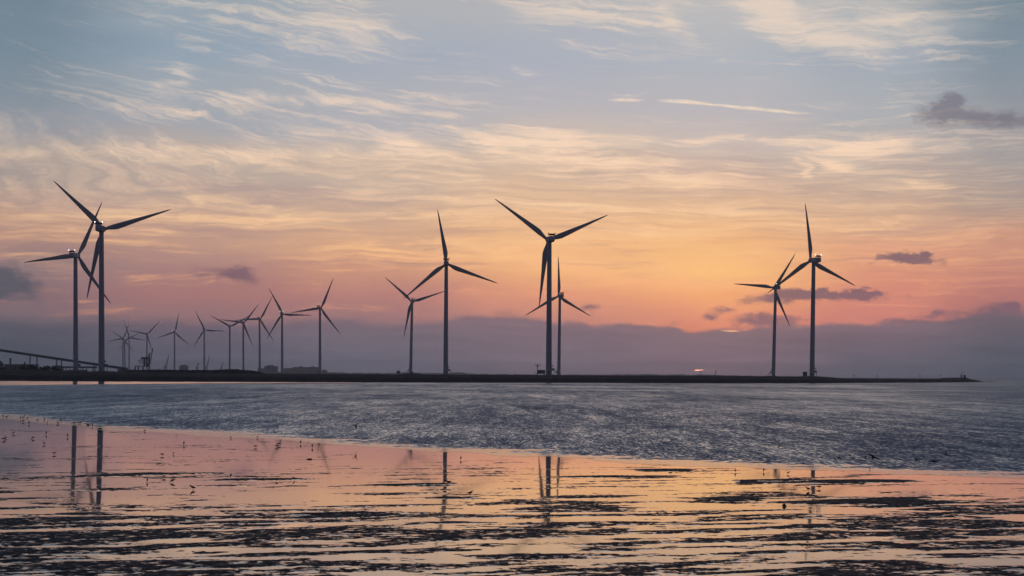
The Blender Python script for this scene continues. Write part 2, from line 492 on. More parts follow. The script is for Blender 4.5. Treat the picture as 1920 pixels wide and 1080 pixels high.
soft = w.smooth(AZ, -900, 400, 13.0, 4.5)
a_bk = w.smooth(w.math('DIVIDE', h_, soft), -1.0, 1.3)
tone = w.noise(w.mapping(PW, scale=(1/240, 1/20, 1)), 1.0, 5, 0.6).outputs[0]
bank = w.mix(1.0, bank, w.xyz(*[w.lerp(tone, 0.3, 0.7, 0.90, 1.08)]*3), 'MULTIPLY')
c2 = w.mix(a_bk, c1, bank)
# the sun's edge showing at the bank's top and through a gap near the horizon
RIM = [(1350,620,1388,621,1.1,.85),(1205,606,1232,608,1.2,.4)]
PR = vec('ADD', P0, vec('MULTIPLY', vec('SUBTRACT', w.noise(w.mapping(P0, scale=(1/14, 1/14, 1)), 1.0, 3, 0.6).outputs['Color'], (0.5,0.5,0.5)), (0, 5, 0)))
a_rim = w.smooth(strokes(RIM, PR), 0.1, 0.8)
c2 = w.mix(a_rim, c2, (1.0, 0.55, 0.26, 1))
GAP = [(1302,694.4,1313,693.9,1.1,1.3),(1312,693.8,1320,693.4,.9,.8),(1323,693.4,1328,693.2,.8,.5),(1336.5,693.0,1337.5,692.8,1.2,.55)]
a_gap = w.smooth(strokes(GAP, P0), 0.12, 1.1)
c2 = w.mix(a_gap, c2, (1.7, 0.75, 0.42, 1))

# --- the rest of the dome: dusk blue in the east, physical sky mixed in
sky = w.new('ShaderNodeTexSky', sky_type='NISHITA', sun_disc=False)
SUN_AZ = math.atan2(ray(1350, 620).x, ray(1350, 620).y)
sky.sun_elevation = math.radians(1.1)
sky.sun_rotation = SUN_AZ
sky.air_density = 1.2; sky.dust_density = 2.5
nish = w.mix(1.0, sky.outputs[0], (0.05, 0.05, 0.05, 1), 'MULTIPLY')
east = w.ramp(w.lerp(nz_, 0.0, 1.0), [(0.0, lin((74,75,92))), (0.12, lin((72,76,97))), (0.5, lin((56,64,88))), (1.0, lin((44,52,73)))])
east = w.mix(0.12, east, nish)
cosw = w.math('ADD', w.math('MULTIPLY', nx, math.sin(SUN_AZ)), w.math('MULTIPLY', ny, math.cos(SUN_AZ)))
f_west = w.smooth(cosw, 0.0, 0.93)
c3 = w.mix(f_west, east, c2)
low = w.smooth(EL, -40, -2)
c3 = w.mix(low, lin((60,62,76)), c3)
# the air between (the haze box) dims and greys what lies behind it: the sky itself is that much clearer
HAZE_S = 0.00008
TR = w.math('EXPONENT', w.math('DIVIDE', -HAZE_S * 142.0, w.math('MAXIMUM', nz_, 0.0058)))
TR = w.math('MAXIMUM', TR, 0.16)
JH = lin((76, 72, 81))
jx = vec('MULTIPLY', JH[:3], w.xyz(*[w.math('SUBTRACT', 1.0, TR)]*3))
c3 = vec('DIVIDE', vec('MAXIMUM', vec('SUBTRACT', c3, jx), (0.003, 0.003, 0.004)), w.xyz(TR, TR, TR))
bg = w.new('ShaderNodeBackground')
w.l.new(c3, bg.inputs['Color'])
bg.inputs['Strength'].default_value = 1.0
wo = w.new('ShaderNodeOutputWorld')
w.l.new(bg.outputs[0], wo.inputs['Surface'])

# ------------------------------------------------------------------ sun (behind the bank, very weak and wide)
sl = bpy.data.lights.new('sun', 'SUN')
sl.energy = 0.02; sl.angle = math.radians(30); sl.color = (1.0, 0.55, 0.3)
so = bpy.data.objects.new('sun', sl); COL.objects.link(so)
sd = Vector((math.sin(SUN_AZ) * math.cos(0.02), math.cos(SUN_AZ) * math.cos(0.02), math.sin(0.02)))
so.rotation_euler = (-sd).to_track_quat('-Z', 'Y').to_euler()

# ------------------------------------------------------------------ near shoreline
SH = [(-600,745),(-200,768),(0,785),(120,797),(190,805),(330,814),(480,822),(640,836),(800,847),(960,853),(1120,864),(1280,872),(1440,880),(1600,885),(1760,891),(1920,897),(2200,906),(2600,915)]
sh_t = []; sh_d = []
for x, y in SH:
    p = on_plane(x, y)
    sh_t.append(p.x / p.y); sh_d.append(p.y)
def d_shore(t):
    return np.interp(t, sh_t, sh_d)

def grid_mesh(name, X, Y, Z, mat, attrs=None):
    R, C = X.shape
    me = bpy.data.meshes.new(name)
    n = R * C
    co = np.stack([X, Y, Z], -1).reshape(-1, 3).astype(np.float32)
    idx = np.arange(n).reshape(R, C)
    q = np.stack([idx[:-1, :-1], idx[:-1, 1:], idx[1:, 1:], idx[1:, :-1]], -1).reshape(-1, 4).astype(np.int32)
    me.vertices.add(n); me.vertices.foreach_set('co', co.ravel())
    me.loops.add(q.size); me.loops.foreach_set('vertex_index', q.ravel())
    me.polygons.add(len(q))
    me.polygons.foreach_set('loop_start', np.arange(0, q.size, 4, dtype=np.int32))
    me.polygons.foreach_set('use_smooth', np.ones(len(q), bool))
    me.update(calc_edges=True)
    for k, a in (attrs or {}).items():
        at = me.attributes.new(k, 'FLOAT', 'POINT')
        at.data.foreach_set('value', a.ravel().astype(np.float32))
    me.materials.append(mat)
    return me

def attr(t, name):
    n = t.new('ShaderNodeAttribute', attribute_name=name)
    return n.outputs['Fac']

# mudflat material: mirror-like water film, bare mud where the relief stands proud of it
def mud_material():
    mt, t, b = material('wet_mud')
    pos = t.new('ShaderNodeNewGeometry').outputs['Position']
    rel = attr(t, 'relief')
    fn = t.noise(t.mapping(pos, rot=-0.35, scale=(1/0.85, 1/1.05, 1)), 1.0, 6, 0.70).outputs[0]
    fn2 = t.noise(t.mapping(pos, rot=-0.2, scale=(1/0.26, 1/0.45, 1)), 1.0, 4, 0.65).outputs[0]
    k = t.math('ADD', t.math('MULTIPLY', t.math('SUBTRACT', fn, 0.5), 1.4), t.math('MULTIPLY', t.math('SUBTRACT', fn2, 0.5), 1.15))
    lvl = t.math('ADD', rel, k)
    mask = t.smooth(lvl, -0.06, 0.09)
    cn = t.noise(pos, 1.7, 5, 0.6).outputs[0]
    mudc = t.mix(t.lerp(cn, 0.3, 0.7), (0.016, 0.018, 0.026, 1), (0.042, 0.043, 0.054, 1))
    t.put(b.inputs['Base Color'], t.mix(mask, (0.018, 0.017, 0.018, 1), mudc))
    t.put(b.inputs['Roughness'], t.lerp(mask, 0, 1, 0.035, t.lerp(fn2, .35, .65, .42, .78)))
    b.inputs['Specular Tint'].default_value = (1.0, 0.93, 0.88, 1)
    t.put(b.inputs['Specular IOR Level'], t.lerp(mask, 0, 1, 0.5, 0.08))
    b.inputs['IOR'].default_value = 1.33
    rip = t.noise(t.mapping(pos, scale=(1/1.6, 1/5.0, 1)), 1.0, 3, 0.5).outputs[0]
    hgt = t.math('ADD', t.math('MULTIPLY', rip, 0.0022), t.math('MULTIPLY', t.math('MULTIPLY', fn, mask), 0.05))
    bp = t.new('ShaderNodeBump'); bp.inputs['Strength'].default_value = 1.0; bp.inputs['Distance'].default_value = 1.0
    t.l.new(hgt, bp.inputs['Height'])
    t.l.new(bp.outputs[0], b.inputs['Normal'])
    return mt
M_mud = mud_material()

def build_mudflat():
    NR, NC = 520, 1000
    tt = np.linspace(-0.27, 0.27, NC)
    s = np.linspace(0, 1, NR)
    T, Sg = np.meshgrid(tt, s)
    D1 = d_shore(T) + 16.0
    D = 1.0 / ((1 - Sg) / 38.0 + Sg / D1)
    X = T * D; Y = D
    # elongated banks, long axis turned away to the right
    ang = 0.40
    Uc = X * math.cos(ang) + Y * math.sin(ang); Vc = -X * math.sin(ang) + Y * math.cos(ang)
    wx = fbm(Uc / 7, Vc / 7, 50, 3) - 0.5; wy = fbm(Uc / 7, Vc / 7, 60, 3) - 0.5
    n1 = fbm((Uc + wx * 4) / 3.2, (Vc + wy * 2.0) / 1.15, 3, 6, 0.60)
    n2 = fbm(Uc / 22, Vc / 9, 23, 3, 0.5)
    n = n1 + 0.30 * (n2 - 0.5)
    q = np.empty(n.size); q[np.argsort(n.ravel())] = np.linspace(0, 1, n.size); q = q.reshape(n.shape)
    pxX = 960 + T * F
    cov = np.interp(D, [38, 52, 58, 66, 74, 82, 90, 100, 115], [.70, .68, .62, .52, .38, .23, .11, .045, .02])
    lat = np.interp(pxX, [0, 500, 1000, 1150, 1350, 1500, 1700, 1920], [1.10, 1.06, 1.0, .95, .78, .74, .82, .88])
    cov = cov * lat
    rel = q - (1 - cov)
    rel = np.where(rel > 0, 0.14 * np.tanh(rel / 0.14), rel * 1.1)
    # banks seen individually in the scene: (x0, x1, y, half height, strength)
    for (x0, x1, y, hh, st) in [(1060,1250,892,4,.6),(1400,1760,902,4,.75),(1510,1765,941,6,.9),(690,850,908,4,.7),(640,980,917,5,.45),(180,330,888,4,.7),(400,580,900,4,.7),
                                (1190,1290,882,2.5,.45),(1330,1420,935,3,.6),(820,900,933,3,.6),(1380,1420,903,3,.6),(100,330,917,5,.5),(320,420,888,3,.35),(560,720,962,6,.5),(1440,1520,1030,0,0)]:
        if hh == 0: continue
        a = on_plane(x0, y); b_ = on_plane(x1, y); c0 = on_plane((x0+x1)/2, y - hh); c1_ = on_plane((x0+x1)/2, y + hh)
        cx, cyy = (a.x + b_.x)/2, (a.y + b_.y)/2
        L = (b_.x - a.x)/2; Wd = abs(c0.y - c1_.y)/2
        dx = (X - cx); dy = (Y - cyy) - 0.30 * dx * 0.6
        g = np.exp(-((dx / L) ** 4) - (dy / Wd) ** 2)
        rel = rel + g * st * (0.55 + 0.9 * (fbm(X / 1.5, Y / 2.5, 77, 4) ))
    rel = np.clip(rel, -0.6, 0.6)
    Z = np.clip(rel, 0, 0.35) * 0.09
    Z = np.where(rel < 0, 0.0, Z)
    me = grid_mesh('mudflat', X, Y, Z, M_mud, {'relief': rel})
    return struct(link('mudflat', me))
build_mudflat()

# sea
def sea_material():
    mt, t, b = material('sea_water')
    pos = t.new('ShaderNodeNewGeometry').outputs['Position']
    calm = attr(t, 'offshore')
    b.inputs['Base Color'].default_value = (0.012, 0.016, 0.022, 1)
    b.inputs['Roughness'].default_value = 0.12
    b.inputs['IOR'].default_value = 1.33
    # wind chop: facets steeper on the side the waves run to (towards -Y)
    def nz(sx, sy, det, r=0.0):
        n = t.noise(t.mapping(pos, rot=r, scale=(1/sx, 1/sy, 1)), 1.0, det, 0.6).outputs['Color']
        m_ = t.new('ShaderNodeVectorMath', operation='SUBTRACT'); t.l.new(n, m_.inputs[0]); m_.inputs[1].default_value = (.5, .5, .5)
        return m_.outputs[0]
    def vm(op, a_, b_):
        m_ = t.new('ShaderNodeVectorMath', operation=op); t.put(m_.inputs[0], a_); t.put(m_.inputs[1], b_); return m_.outputs[0]
    v = vm('ADD', vm('MULTIPLY', nz(0.15, 1.1, 3), (.37, .43, 0)), vm('MULTIPLY', nz(0.6, 4.5, 3, .12), (.14, .18, 0)))
    v = vm('ADD', v, vm('MULTIPLY', nz(1.9, 30.0, 3, .05), (.06, .15, 0)))
    v = vm('ADD', v, vm('MULTIPLY', nz(9.0, 60.0, 2, -.1), (.03, .10, 0)))
    v = vm('ADD', v, (0, -0.135, 0))
    gust = t.noise(t.mapping(pos, rot=.1, scale=(1/70, 1/170, 1)), 1.0, 4, .55).outputs[0]
    # near the edge rippled water and still film lie in patches side by side
    edge = t.noise(t.mapping(pos, rot=-.22, scale=(1/16, 1/5, 1)), 1.0, 4, .6).outputs[0]
    rampv = t.lerp(t.math('ADD', calm, t.math('MULTIPLY', t.math('SUBTRACT', edge, .5), 26.0)), -3.0, 15.0)
    spk = t.noise(t.mapping(pos, rot=-.1, scale=(1/0.7, 1/1.3, 1)), 1.0, 4, .6).outputs[0]
    pick = t.smooth(t.math('ADD', t.math('MULTIPLY', t.math('SUBTRACT', rampv, .5), .75), t.math('SUBTRACT', spk, .5)), -.06, .10, .02, 1.0)
    amp = t.math('MULTIPLY', pick, t.lerp(gust, .3, .7, .62, 1.28))
    v = vm('MULTIPLY', v, t.xyz(amp, amp, amp))
    v = vm('NORMALIZE', vm('ADD', v, (0, 0, 1)), None)
    t.l.new(v, b.inputs['Normal'])
    return mt
M_sea = sea_material()
def build_sea():
    tt = np.concatenate([np.linspace(-2.5, -0.3, 12)[:-1], np.linspace(-0.3, 0.3, 700), np.linspace(0.3, 2.5, 12)[1:]])
    s = np.concatenate([np.linspace(0, 0.9, 400), np.linspace(0.9, 1, 60)[1:]])
    T, Sg = np.meshgrid(tt, s)
    D0 = d_shore(T)
    D = 1.0 / ((1 - Sg) / D0 + Sg / 24000.0)
    wob = (fbm(T * 42, D / 30, 5, 5, .58) - 0.5) * 8.0 * np.clip(1 - Sg * 12, 0, 1) * (D0 / 110) ** 1.3
    D = D + wob
    X = T * D
    off = (D - D0) * (110.0 / D0) ** 1.7
    Z = np.full_like(X, 0.003)
    me = grid_mesh('sea', X, D, Z, M_sea, {'offshore': off})
    return struct(link('sea', me))
build_sea()

# ground sheet below everything, out to the horizon
def build_ground():
    mt, t, b = material('seabed_mud')
    pos = t.new('ShaderNodeNewGeometry').outputs['Position']
    n = t.noise(pos, 0.05, 4, 0.6).outputs[0]
    t.put(b.inputs['Base Color'], t.mix(n, (0.025, 0.024, 0.026, 1), (0.045, 0.042, 0.042, 1)))
    b.inputs['Roughness'].default_value = 0.5
    g = MB(); n_ = 64; R = 24300
    ring = [(R*math.cos(2*math.pi*i/n_), R*math.sin(2*math.pi*i/n_), -0.7) for i in range(n_)]
    g.v = ring; g.f = [tuple(range(n_))]
    struct(part('ground', g, mt))
    # foreshore around and behind the viewpoint
    X, Y = np.meshgrid(np.linspace(-260, 260, 60), np.linspace(-220, 37.9, 40))
    Z = (fbm(X/14, Y/14, 9, 4) - 0.5) * 0.1 + np.clip((20 - Y) / 14, 0, 1.8) * 0.9 - 0.03
    Z = np.where(Y > 30, np.minimum(Z, -0.01), Z)
    me = grid_mesh('foreshore', X, Y, Z, mt)
    struct(link('foreshore', me))
build_ground()

# ------------------------------------------------------------------ far bank
SHB = [(-500,713),(-200,713.2),(0,713.6),(240,715),(480,716),(800,717.2),(1029,717.8),(1300,718.6),(1523,718.6),(1700,717.6),(1812,716.9),(1835,716.3),(1850,715.9)]
TOPB = [(-500,695),(-200,693),(0,693),(60,693.5),(105,694.5),(120,695.6),(240,697.5),(500,701),(560,700.8),(750,702.2),(960,703.2),(1200,704.3),(1420,705.2),(1530,706.2),(1552,706.8),(1580,709.2),(1750,709.8),(1762,709.5),(1775,708.3),(1812,708.1),(1822,711.4),(1832,713.0),(1842,715.2),(1850,716.2)]
def shore_d(px):
    y = np.interp(px, [a for a, _ in SHB], [b for _, b in SHB])
    return CAMH * F / (y - (704.2 + (px - 960) * ROLL))
def top_z(px, d):
    y = np.interp(px, [a for a, _ in TOPB], [b for _, b in TOPB])
    return CAMH + ((704.2 + (px - 960) * ROLL) - y) / F * d

def bank_material():
    mt, t, b = material('bank_rock_and_grass')
    g = t.new('ShaderNodeNewGeometry'); pos = g.outputs['Position']
    sp = t.new('ShaderNodeSeparateXYZ'); t.l.new(pos, sp.inputs[0])
    n = t.noise(t.mapping(pos, scale=(0.12, 0.12, 0.8)), 1.0, 6, 0.65).outputs[0]
    nf = t.noise(pos, 0.9, 4, 0.7).outputs[0]
    rock = t.mix(t.lerp(nf, 0.3, 0.7), (0.016, 0.017, 0.022, 1), (0.048, 0.047, 0.052, 1))
    grass = t.mix(t.lerp(n, 0.35, 0.65), (0.05, 0.043, 0.034, 1), (0.125, 0.102, 0.076, 1))
    z = t.math('ADD', sp.outputs[2], t.math('MULTIPLY', t.math('SUBTRACT', n, 0.5), 1.6))
    t.put(b.inputs['Base Color'], t.mix(t.smooth(z, 2.2, 3.2), rock, grass))
    b.inputs['Roughness'].default_value = 0.9
    b.inputs['Specular IOR Level'].default_value = 0.08
    return mt
M_bank = bank_material()
def build_bank():
    pxs = np.concatenate([np.arange(-500, 0, 10), np.arange(0, 1780, 2.0), np.arange(1780, 1850.1, 0.7)])
    d0 = shore_d(pxs)
    tz = top_z(pxs, d0 + 40)
    t_ = (pxs - 960) / F
    rows = []
    depth_back = np.interp(pxs, [-500, 600, 1000, 1300, 1470, 1560, 1700, 1850], [9000, 6500, 3000, 2300, 1500, 160, 70, 30])
    fr = [(-9, -0.7), (0, 0.0), (3.5, .16), (7, .32), (10, .46), (14, .52), (20, .66), (27, .80), (34, .92), (42, 1.0), (60, 1.0), (110, 1.0)]
    X = []; Y = []; Z = []
    narrow = np.interp(pxs, [1780, 1850], [1.0, 0.45])
    for i, (o, k) in enumerate(fr):
        dd = d0 + o * narrow
        nn = fbm(pxs / 1.6, np.full_like(pxs, i * 3.1), 31, 4) - 0.5
        z = np.where(k < 0, -0.8, k * tz) + nn * (0.9 if 0 < k < 0.6 else (0.35 if k > 0 else 0)) * np.clip(tz / 4, 0, 1)
        if i >= 9: z = tz + (fbm(pxs / 5, np.full_like(pxs, i * 1.7), 32, 4) - 0.5) * 0.45
        X.append(t_ * dd); Y.append(dd); Z.append(z)
    dd = d0 + 110 + depth_back
    X.append(t_ * dd); Y.append(dd); Z.append(tz * 0 + np.minimum(tz, 4.3))
    dd = dd + 12
    X.append(t_ * dd); Y.append(dd); Z.append(tz * 0 - 0.8)
    me = grid_mesh('shore_bank', np.array(X), np.array(Y), np.array(Z), M_bank)
    struct(link('shore_bank', me))
build_bank()

# small outlying rock at the point
rk = on_plane(1857, 716.0)
g = MB(); g.sphere((0,0,0), (4, 3, 0.45), 10)
for i, v in enumerate(g.v): g.v[i] = (v[0]*random.uniform(.8,1.2), v[1]*random.uniform(.8,1.2), v[2]*random.uniform(.6,1.3))
tag(part('rock', g, M_stone, loc=(rk.x, rk.y, 0.1)), 'low dark rock in the sea just off the right tip of the bank', 'rock')

# stockpile mound on the left
def build_mound():
    prof = [(226,699.5),(232,697.5),(238,696.2),(247,695.2),(262,693.6),(285,692.9),(300,692.6),(320,693.3),(345,693.6),(395,693.6),(420,692.6),(432,692.2),(445,692.0),(455,693.6),(470,694.0),(485,696.2),(495,699.6),(505,701.5)]
    Yd = 1400.0
    pxs = np.arange(226, 505, 1.2)
    yt = np.interp(pxs, [a for a, _ in prof], [b for _, b in prof]) + (fbm(pxs/4.0, pxs*0, 41, 4) - .5) * 1.1
    zt = CAMH + ((704.2 + (pxs - 960) * ROLL) - yt) / F * Yd
    X = []; Y = []; Z = []
    for i, k in enumerate(np.linspace(-1, 1, 17)):
        dd = Yd + k * 30
        prof_k = max(0, 1 - abs(k) ** 1.6)
        z = 3.2 + (zt - 3.2) * prof_k + (fbm(pxs/3.0, np.full_like(pxs, i*2.3), 44, 4) - .5) * 0.5 * (0 if abs(k) < .05 else 1)
        X.append((pxs - 960)/F*dd); Y.append(np.full_like(pxs, dd)); Z.append(z)
    mt = paint('stockpile_coal', (0.016, 0.016, 0.018), 0.9, 0.4, 0.4, 0.05)
    struct(link('mound', grid_mesh('mound', np.array(X), np.array(Y), np.array(Z), mt)))
build_mound()

# far mudflat strip in front of the bank on the left
def far_flat_material():
    mt, t, b = material('far_wet_mud')
    pos = t.new('ShaderNodeNewGeometry').outputs['Position']
    b.inputs['Base Color'].default_value = (0.02, 0.02, 0.022, 1)
    b.inputs['Roughness'].default_value = 0.06; b.inputs['IOR'].default_value = 1.33
    n = t.noise(t.mapping(pos, scale=(1/14, 1/16, 1)), 1.0, 4, .6).outputs[0]
    ny_ = t.math('ADD', t.math('MULTIPLY', t.math('SUBTRACT', n, .5), .06), -.022)
    vn = t.new('ShaderNodeVectorMath', operation='NORMALIZE'); t.l.new(t.xyz(0.0, ny_, 1.0), vn.inputs[0])
    t.l.new(vn.outputs[0], b.inputs['Normal'])
    return mt
def build_far_flat():
    pxs = np.linspace(-500, 700, 240)
    yn = np.interp(pxs, [-500, -100, 0, 100, 200, 330, 480, 600, 700], [724, 723.2, 722.4, 721.4, 720.6, 719.2, 718.0, 717.6, 717.3])
    yn = yn + (fbm(pxs/30, pxs*0, 71, 3) - .5) * 0.5
    dn = CAMH * F / (yn - (704.2 + (pxs - 960) * ROLL))
    df = shore_d(pxs) + 4
    X = []; Y = []; Z = []; Rr = []
    for k in np.linspace(0, 1, 30):
        dd = 1/((1-k)/dn + k/df)
        X.append((pxs-960)/F*dd); Y.append(dd); Z.append(dd*0 + 0.03)
        Rr.append(-0.42 + 0.35*(fbm(pxs/18, pxs*0 + k*8, 73, 3)-.5) )
    struct(link('far_mudflat', grid_mesh('far_mudflat', np.array(X), np.array(Y), np.array(Z), far_flat_material(), {'relief': np.array(Rr)})))
build_far_flat()

# far low coast seen over the bank
def build_far_shore():
    pxs = np.arange(-300, 1500, 3.0)
    Yd = 10500.0
    yt = np.interp(pxs, [-300, 300, 420, 620, 720, 760, 800, 860, 900, 1000, 1150, 1250, 1400, 1500], [698.5,698,697,698.5,699.6,697.6,699.8,698.2,701,702,702.2,701.6,704,706])
    yt = yt + (fbm(pxs/16, pxs*0, 81, 5, .6) - .5) * 3.2
    zt = np.maximum(CAMH + ((704.2 + (pxs - 960) * ROLL) - yt) / F * Yd, 0.5)
    X = []; Y = []; Z = []
    for k, f in ((-60, 0.0), (-20, .8), (0, 1.0), (120, 0.95), (400, .9)):
        dd = Yd + k
        X.append((pxs-960)/F*dd); Y.append(np.full_like(pxs, dd)); Z.append(zt*f - (0.6 if f == 0 else 0))
    mt = paint('far_wood', (0.05, 0.055, 0.04), 0.9, 0.3, 0.02, 0.05)
    struct(link('far_shore', grid_mesh('far_shore', np.array(X), np.array(Y), np.array(Z), mt)))
build_far_shore()

# ------------------------------------------------------------------ wind turbines
def blade_mesh():
    N = 14
    secs = []
    st = [(0.6, 2.0, 2.0, 0.5), (2.2, 2.0, 2.0, 0.5), (4.0, 2.4, 1.7, 0.44), (6.5, 3.3, 1.25, 0.36), (9.0, 3.75, 1.0, 0.32), (12, 3.55, .85, 0.31), (17, 3.05, .62, 0.31),
          (23, 2.45, .45, .31), (30, 1.85, .32, .31), (37, 1.25, .20, .31), (41.5, .85, .13, .32), (44.0, .5, .08, .36), (45.0, .12, .03, .5)]
    for (r, c, th, ax) in st:
        tw = math.radians(9 * max(0, 1 - r / 30) ** 1.5)
        rnd = max(0.0, min(1.0, (6.5 - r) / 4.0))
        sec = []
        for j in range(N):
            a = 2 * math.pi * j / N
            x = (math.cos(a) * 0.5 + 0.5)
            air = 0.5 * th * math.sin(a) * (1.0 if rnd > .99 else (rnd + (1 - rnd) * (1.15 * (1 - x) ** 0.5 * x ** 0.25 if 0 < x < 1 else 0) / max(abs(math.sin(a)), 0.05) * abs(math.sin(a)) ** 0.5 ))
            if rnd > .99: air = 0.5 * th * math.sin(a)
            X = (x - ax) * c
            Y = air
            bend = 0.0009 * r * r
            sec.append((X * math.cos(tw) - Y * math.sin(tw), X * math.sin(tw) + Y * math.cos(tw) + bend, r))
        secs.append(sec)
    g = MB(); g.loft(secs)
    return g.mesh('blade', M_blade, True)

def nacelle_mesh():
    secs = []
    # cross sections along y (rear -8.6 .. front 3.2)
    for y, wd, ht, zc in [(-8.7, 3.2, 3.0, 0.15), (-8.3, 3.8, 3.7, 0.1), (-5, 4.0, 4.0, 0.0), (0.5, 4.0, 4.0, 0.0), (2.4, 3.6, 3.7, 0.0), (3.2, 3.0, 3.1, 0.0)]:
        sec = []
        for j in range(24):
            a = 2*math.pi*j/24
            cx = abs(math.cos(a)) ** 0.35 * math.copysign(1, math.cos(a)); cz = abs(math.sin(a)) ** 0.35 * math.copysign(1, math.sin(a))
            sec.append((cx*wd/2, y, zc + cz*ht/2))
        secs.append(sec[::-1])
    g = MB(); g.loft(secs)
    return g.mesh('nacelle', M_white, True)

def hub_mesh():
    secs = []
    for y, r in [(3.1, 1.45), (3.5, 1.7), (4.6, 1.85), (5.6, 1.65), (6.5, 1.15), (7.1, .55), (7.25, .1)]:
        secs.append([(r*math.cos(2*math.pi*j/18), y, r*math.sin(2*math.pi*j/18)) for j in range(18)][::-1])
    g = MB(); g.loft(secs)
    return g.mesh('hub', M_white, True)

def cooler_mesh():
    g = MB()
    for x in (-2.15, 0, 2.15): g.box((x, -7.3, 2.75), (0.16, 0.5, 1.6))
    g.box((0, -7.3, 3.55), (4.5, 0.6, 0.16)); g.box((0, -7.3, 2.35), (4.5, 0.4, 0.12))
    return g.mesh('cooler', M_steel)
def cooler_panel_mesh():
    g = MB(); g.box((0, 0, 0), (1.9, 0.34, 1.05))
    for k in range(5): g.box((0, -0.19, -0.4 + 0.2*k), (1.9, 0.05, 0.05))
    return g.mesh('radiator', M_dark)

ME_blade, ME_nac, ME_hub, ME_cool, ME_rad = blade_mesh(), nacelle_mesh(), hub_mesh(), cooler_mesh(), cooler_panel_mesh()
def lamp_mesh(mat):
    g = MB(); g.tube([(0,0,-.5),(0,0,0)], .08, 6); g.sphere((0,0,.12), (.38,.38,.36), 10)
    return g.mesh('lamp', mat, True)
ME_lon, ME_loff = lamp_mesh(M_lampon), lamp_mesh(M_lampoff)

def tower_mesh(H, rb=1.98, rtp=1.45):
    g = MB(); n = 28; secs = []
    zs = [-1.5, 0]
    for k in range(1, 5): zs += [H*k/4 - 0.12, H*k/4]
    def rr(z): return rb + (rtp - rb) * max(0, z) / H
    for i, z in enumerate(zs):
        secs.append([(rr(z)*math.cos(2*math.pi*j/n), rr(z)*math.sin(2*math.pi*j/n), z) for j in range(n)])
    g.loft(secs)
    for k in range(1, 4):   # flanges between the sections
        z = H*k/4; r = rr(z) + 0.035
        g.loft([[(r*math.cos(2*math.pi*j/n), r*math.sin(2*math.pi*j/n), z - .12 + .24*q) for j in range(n)] for q in (0, 1)])
    return g.mesh('tower', M_white, True)

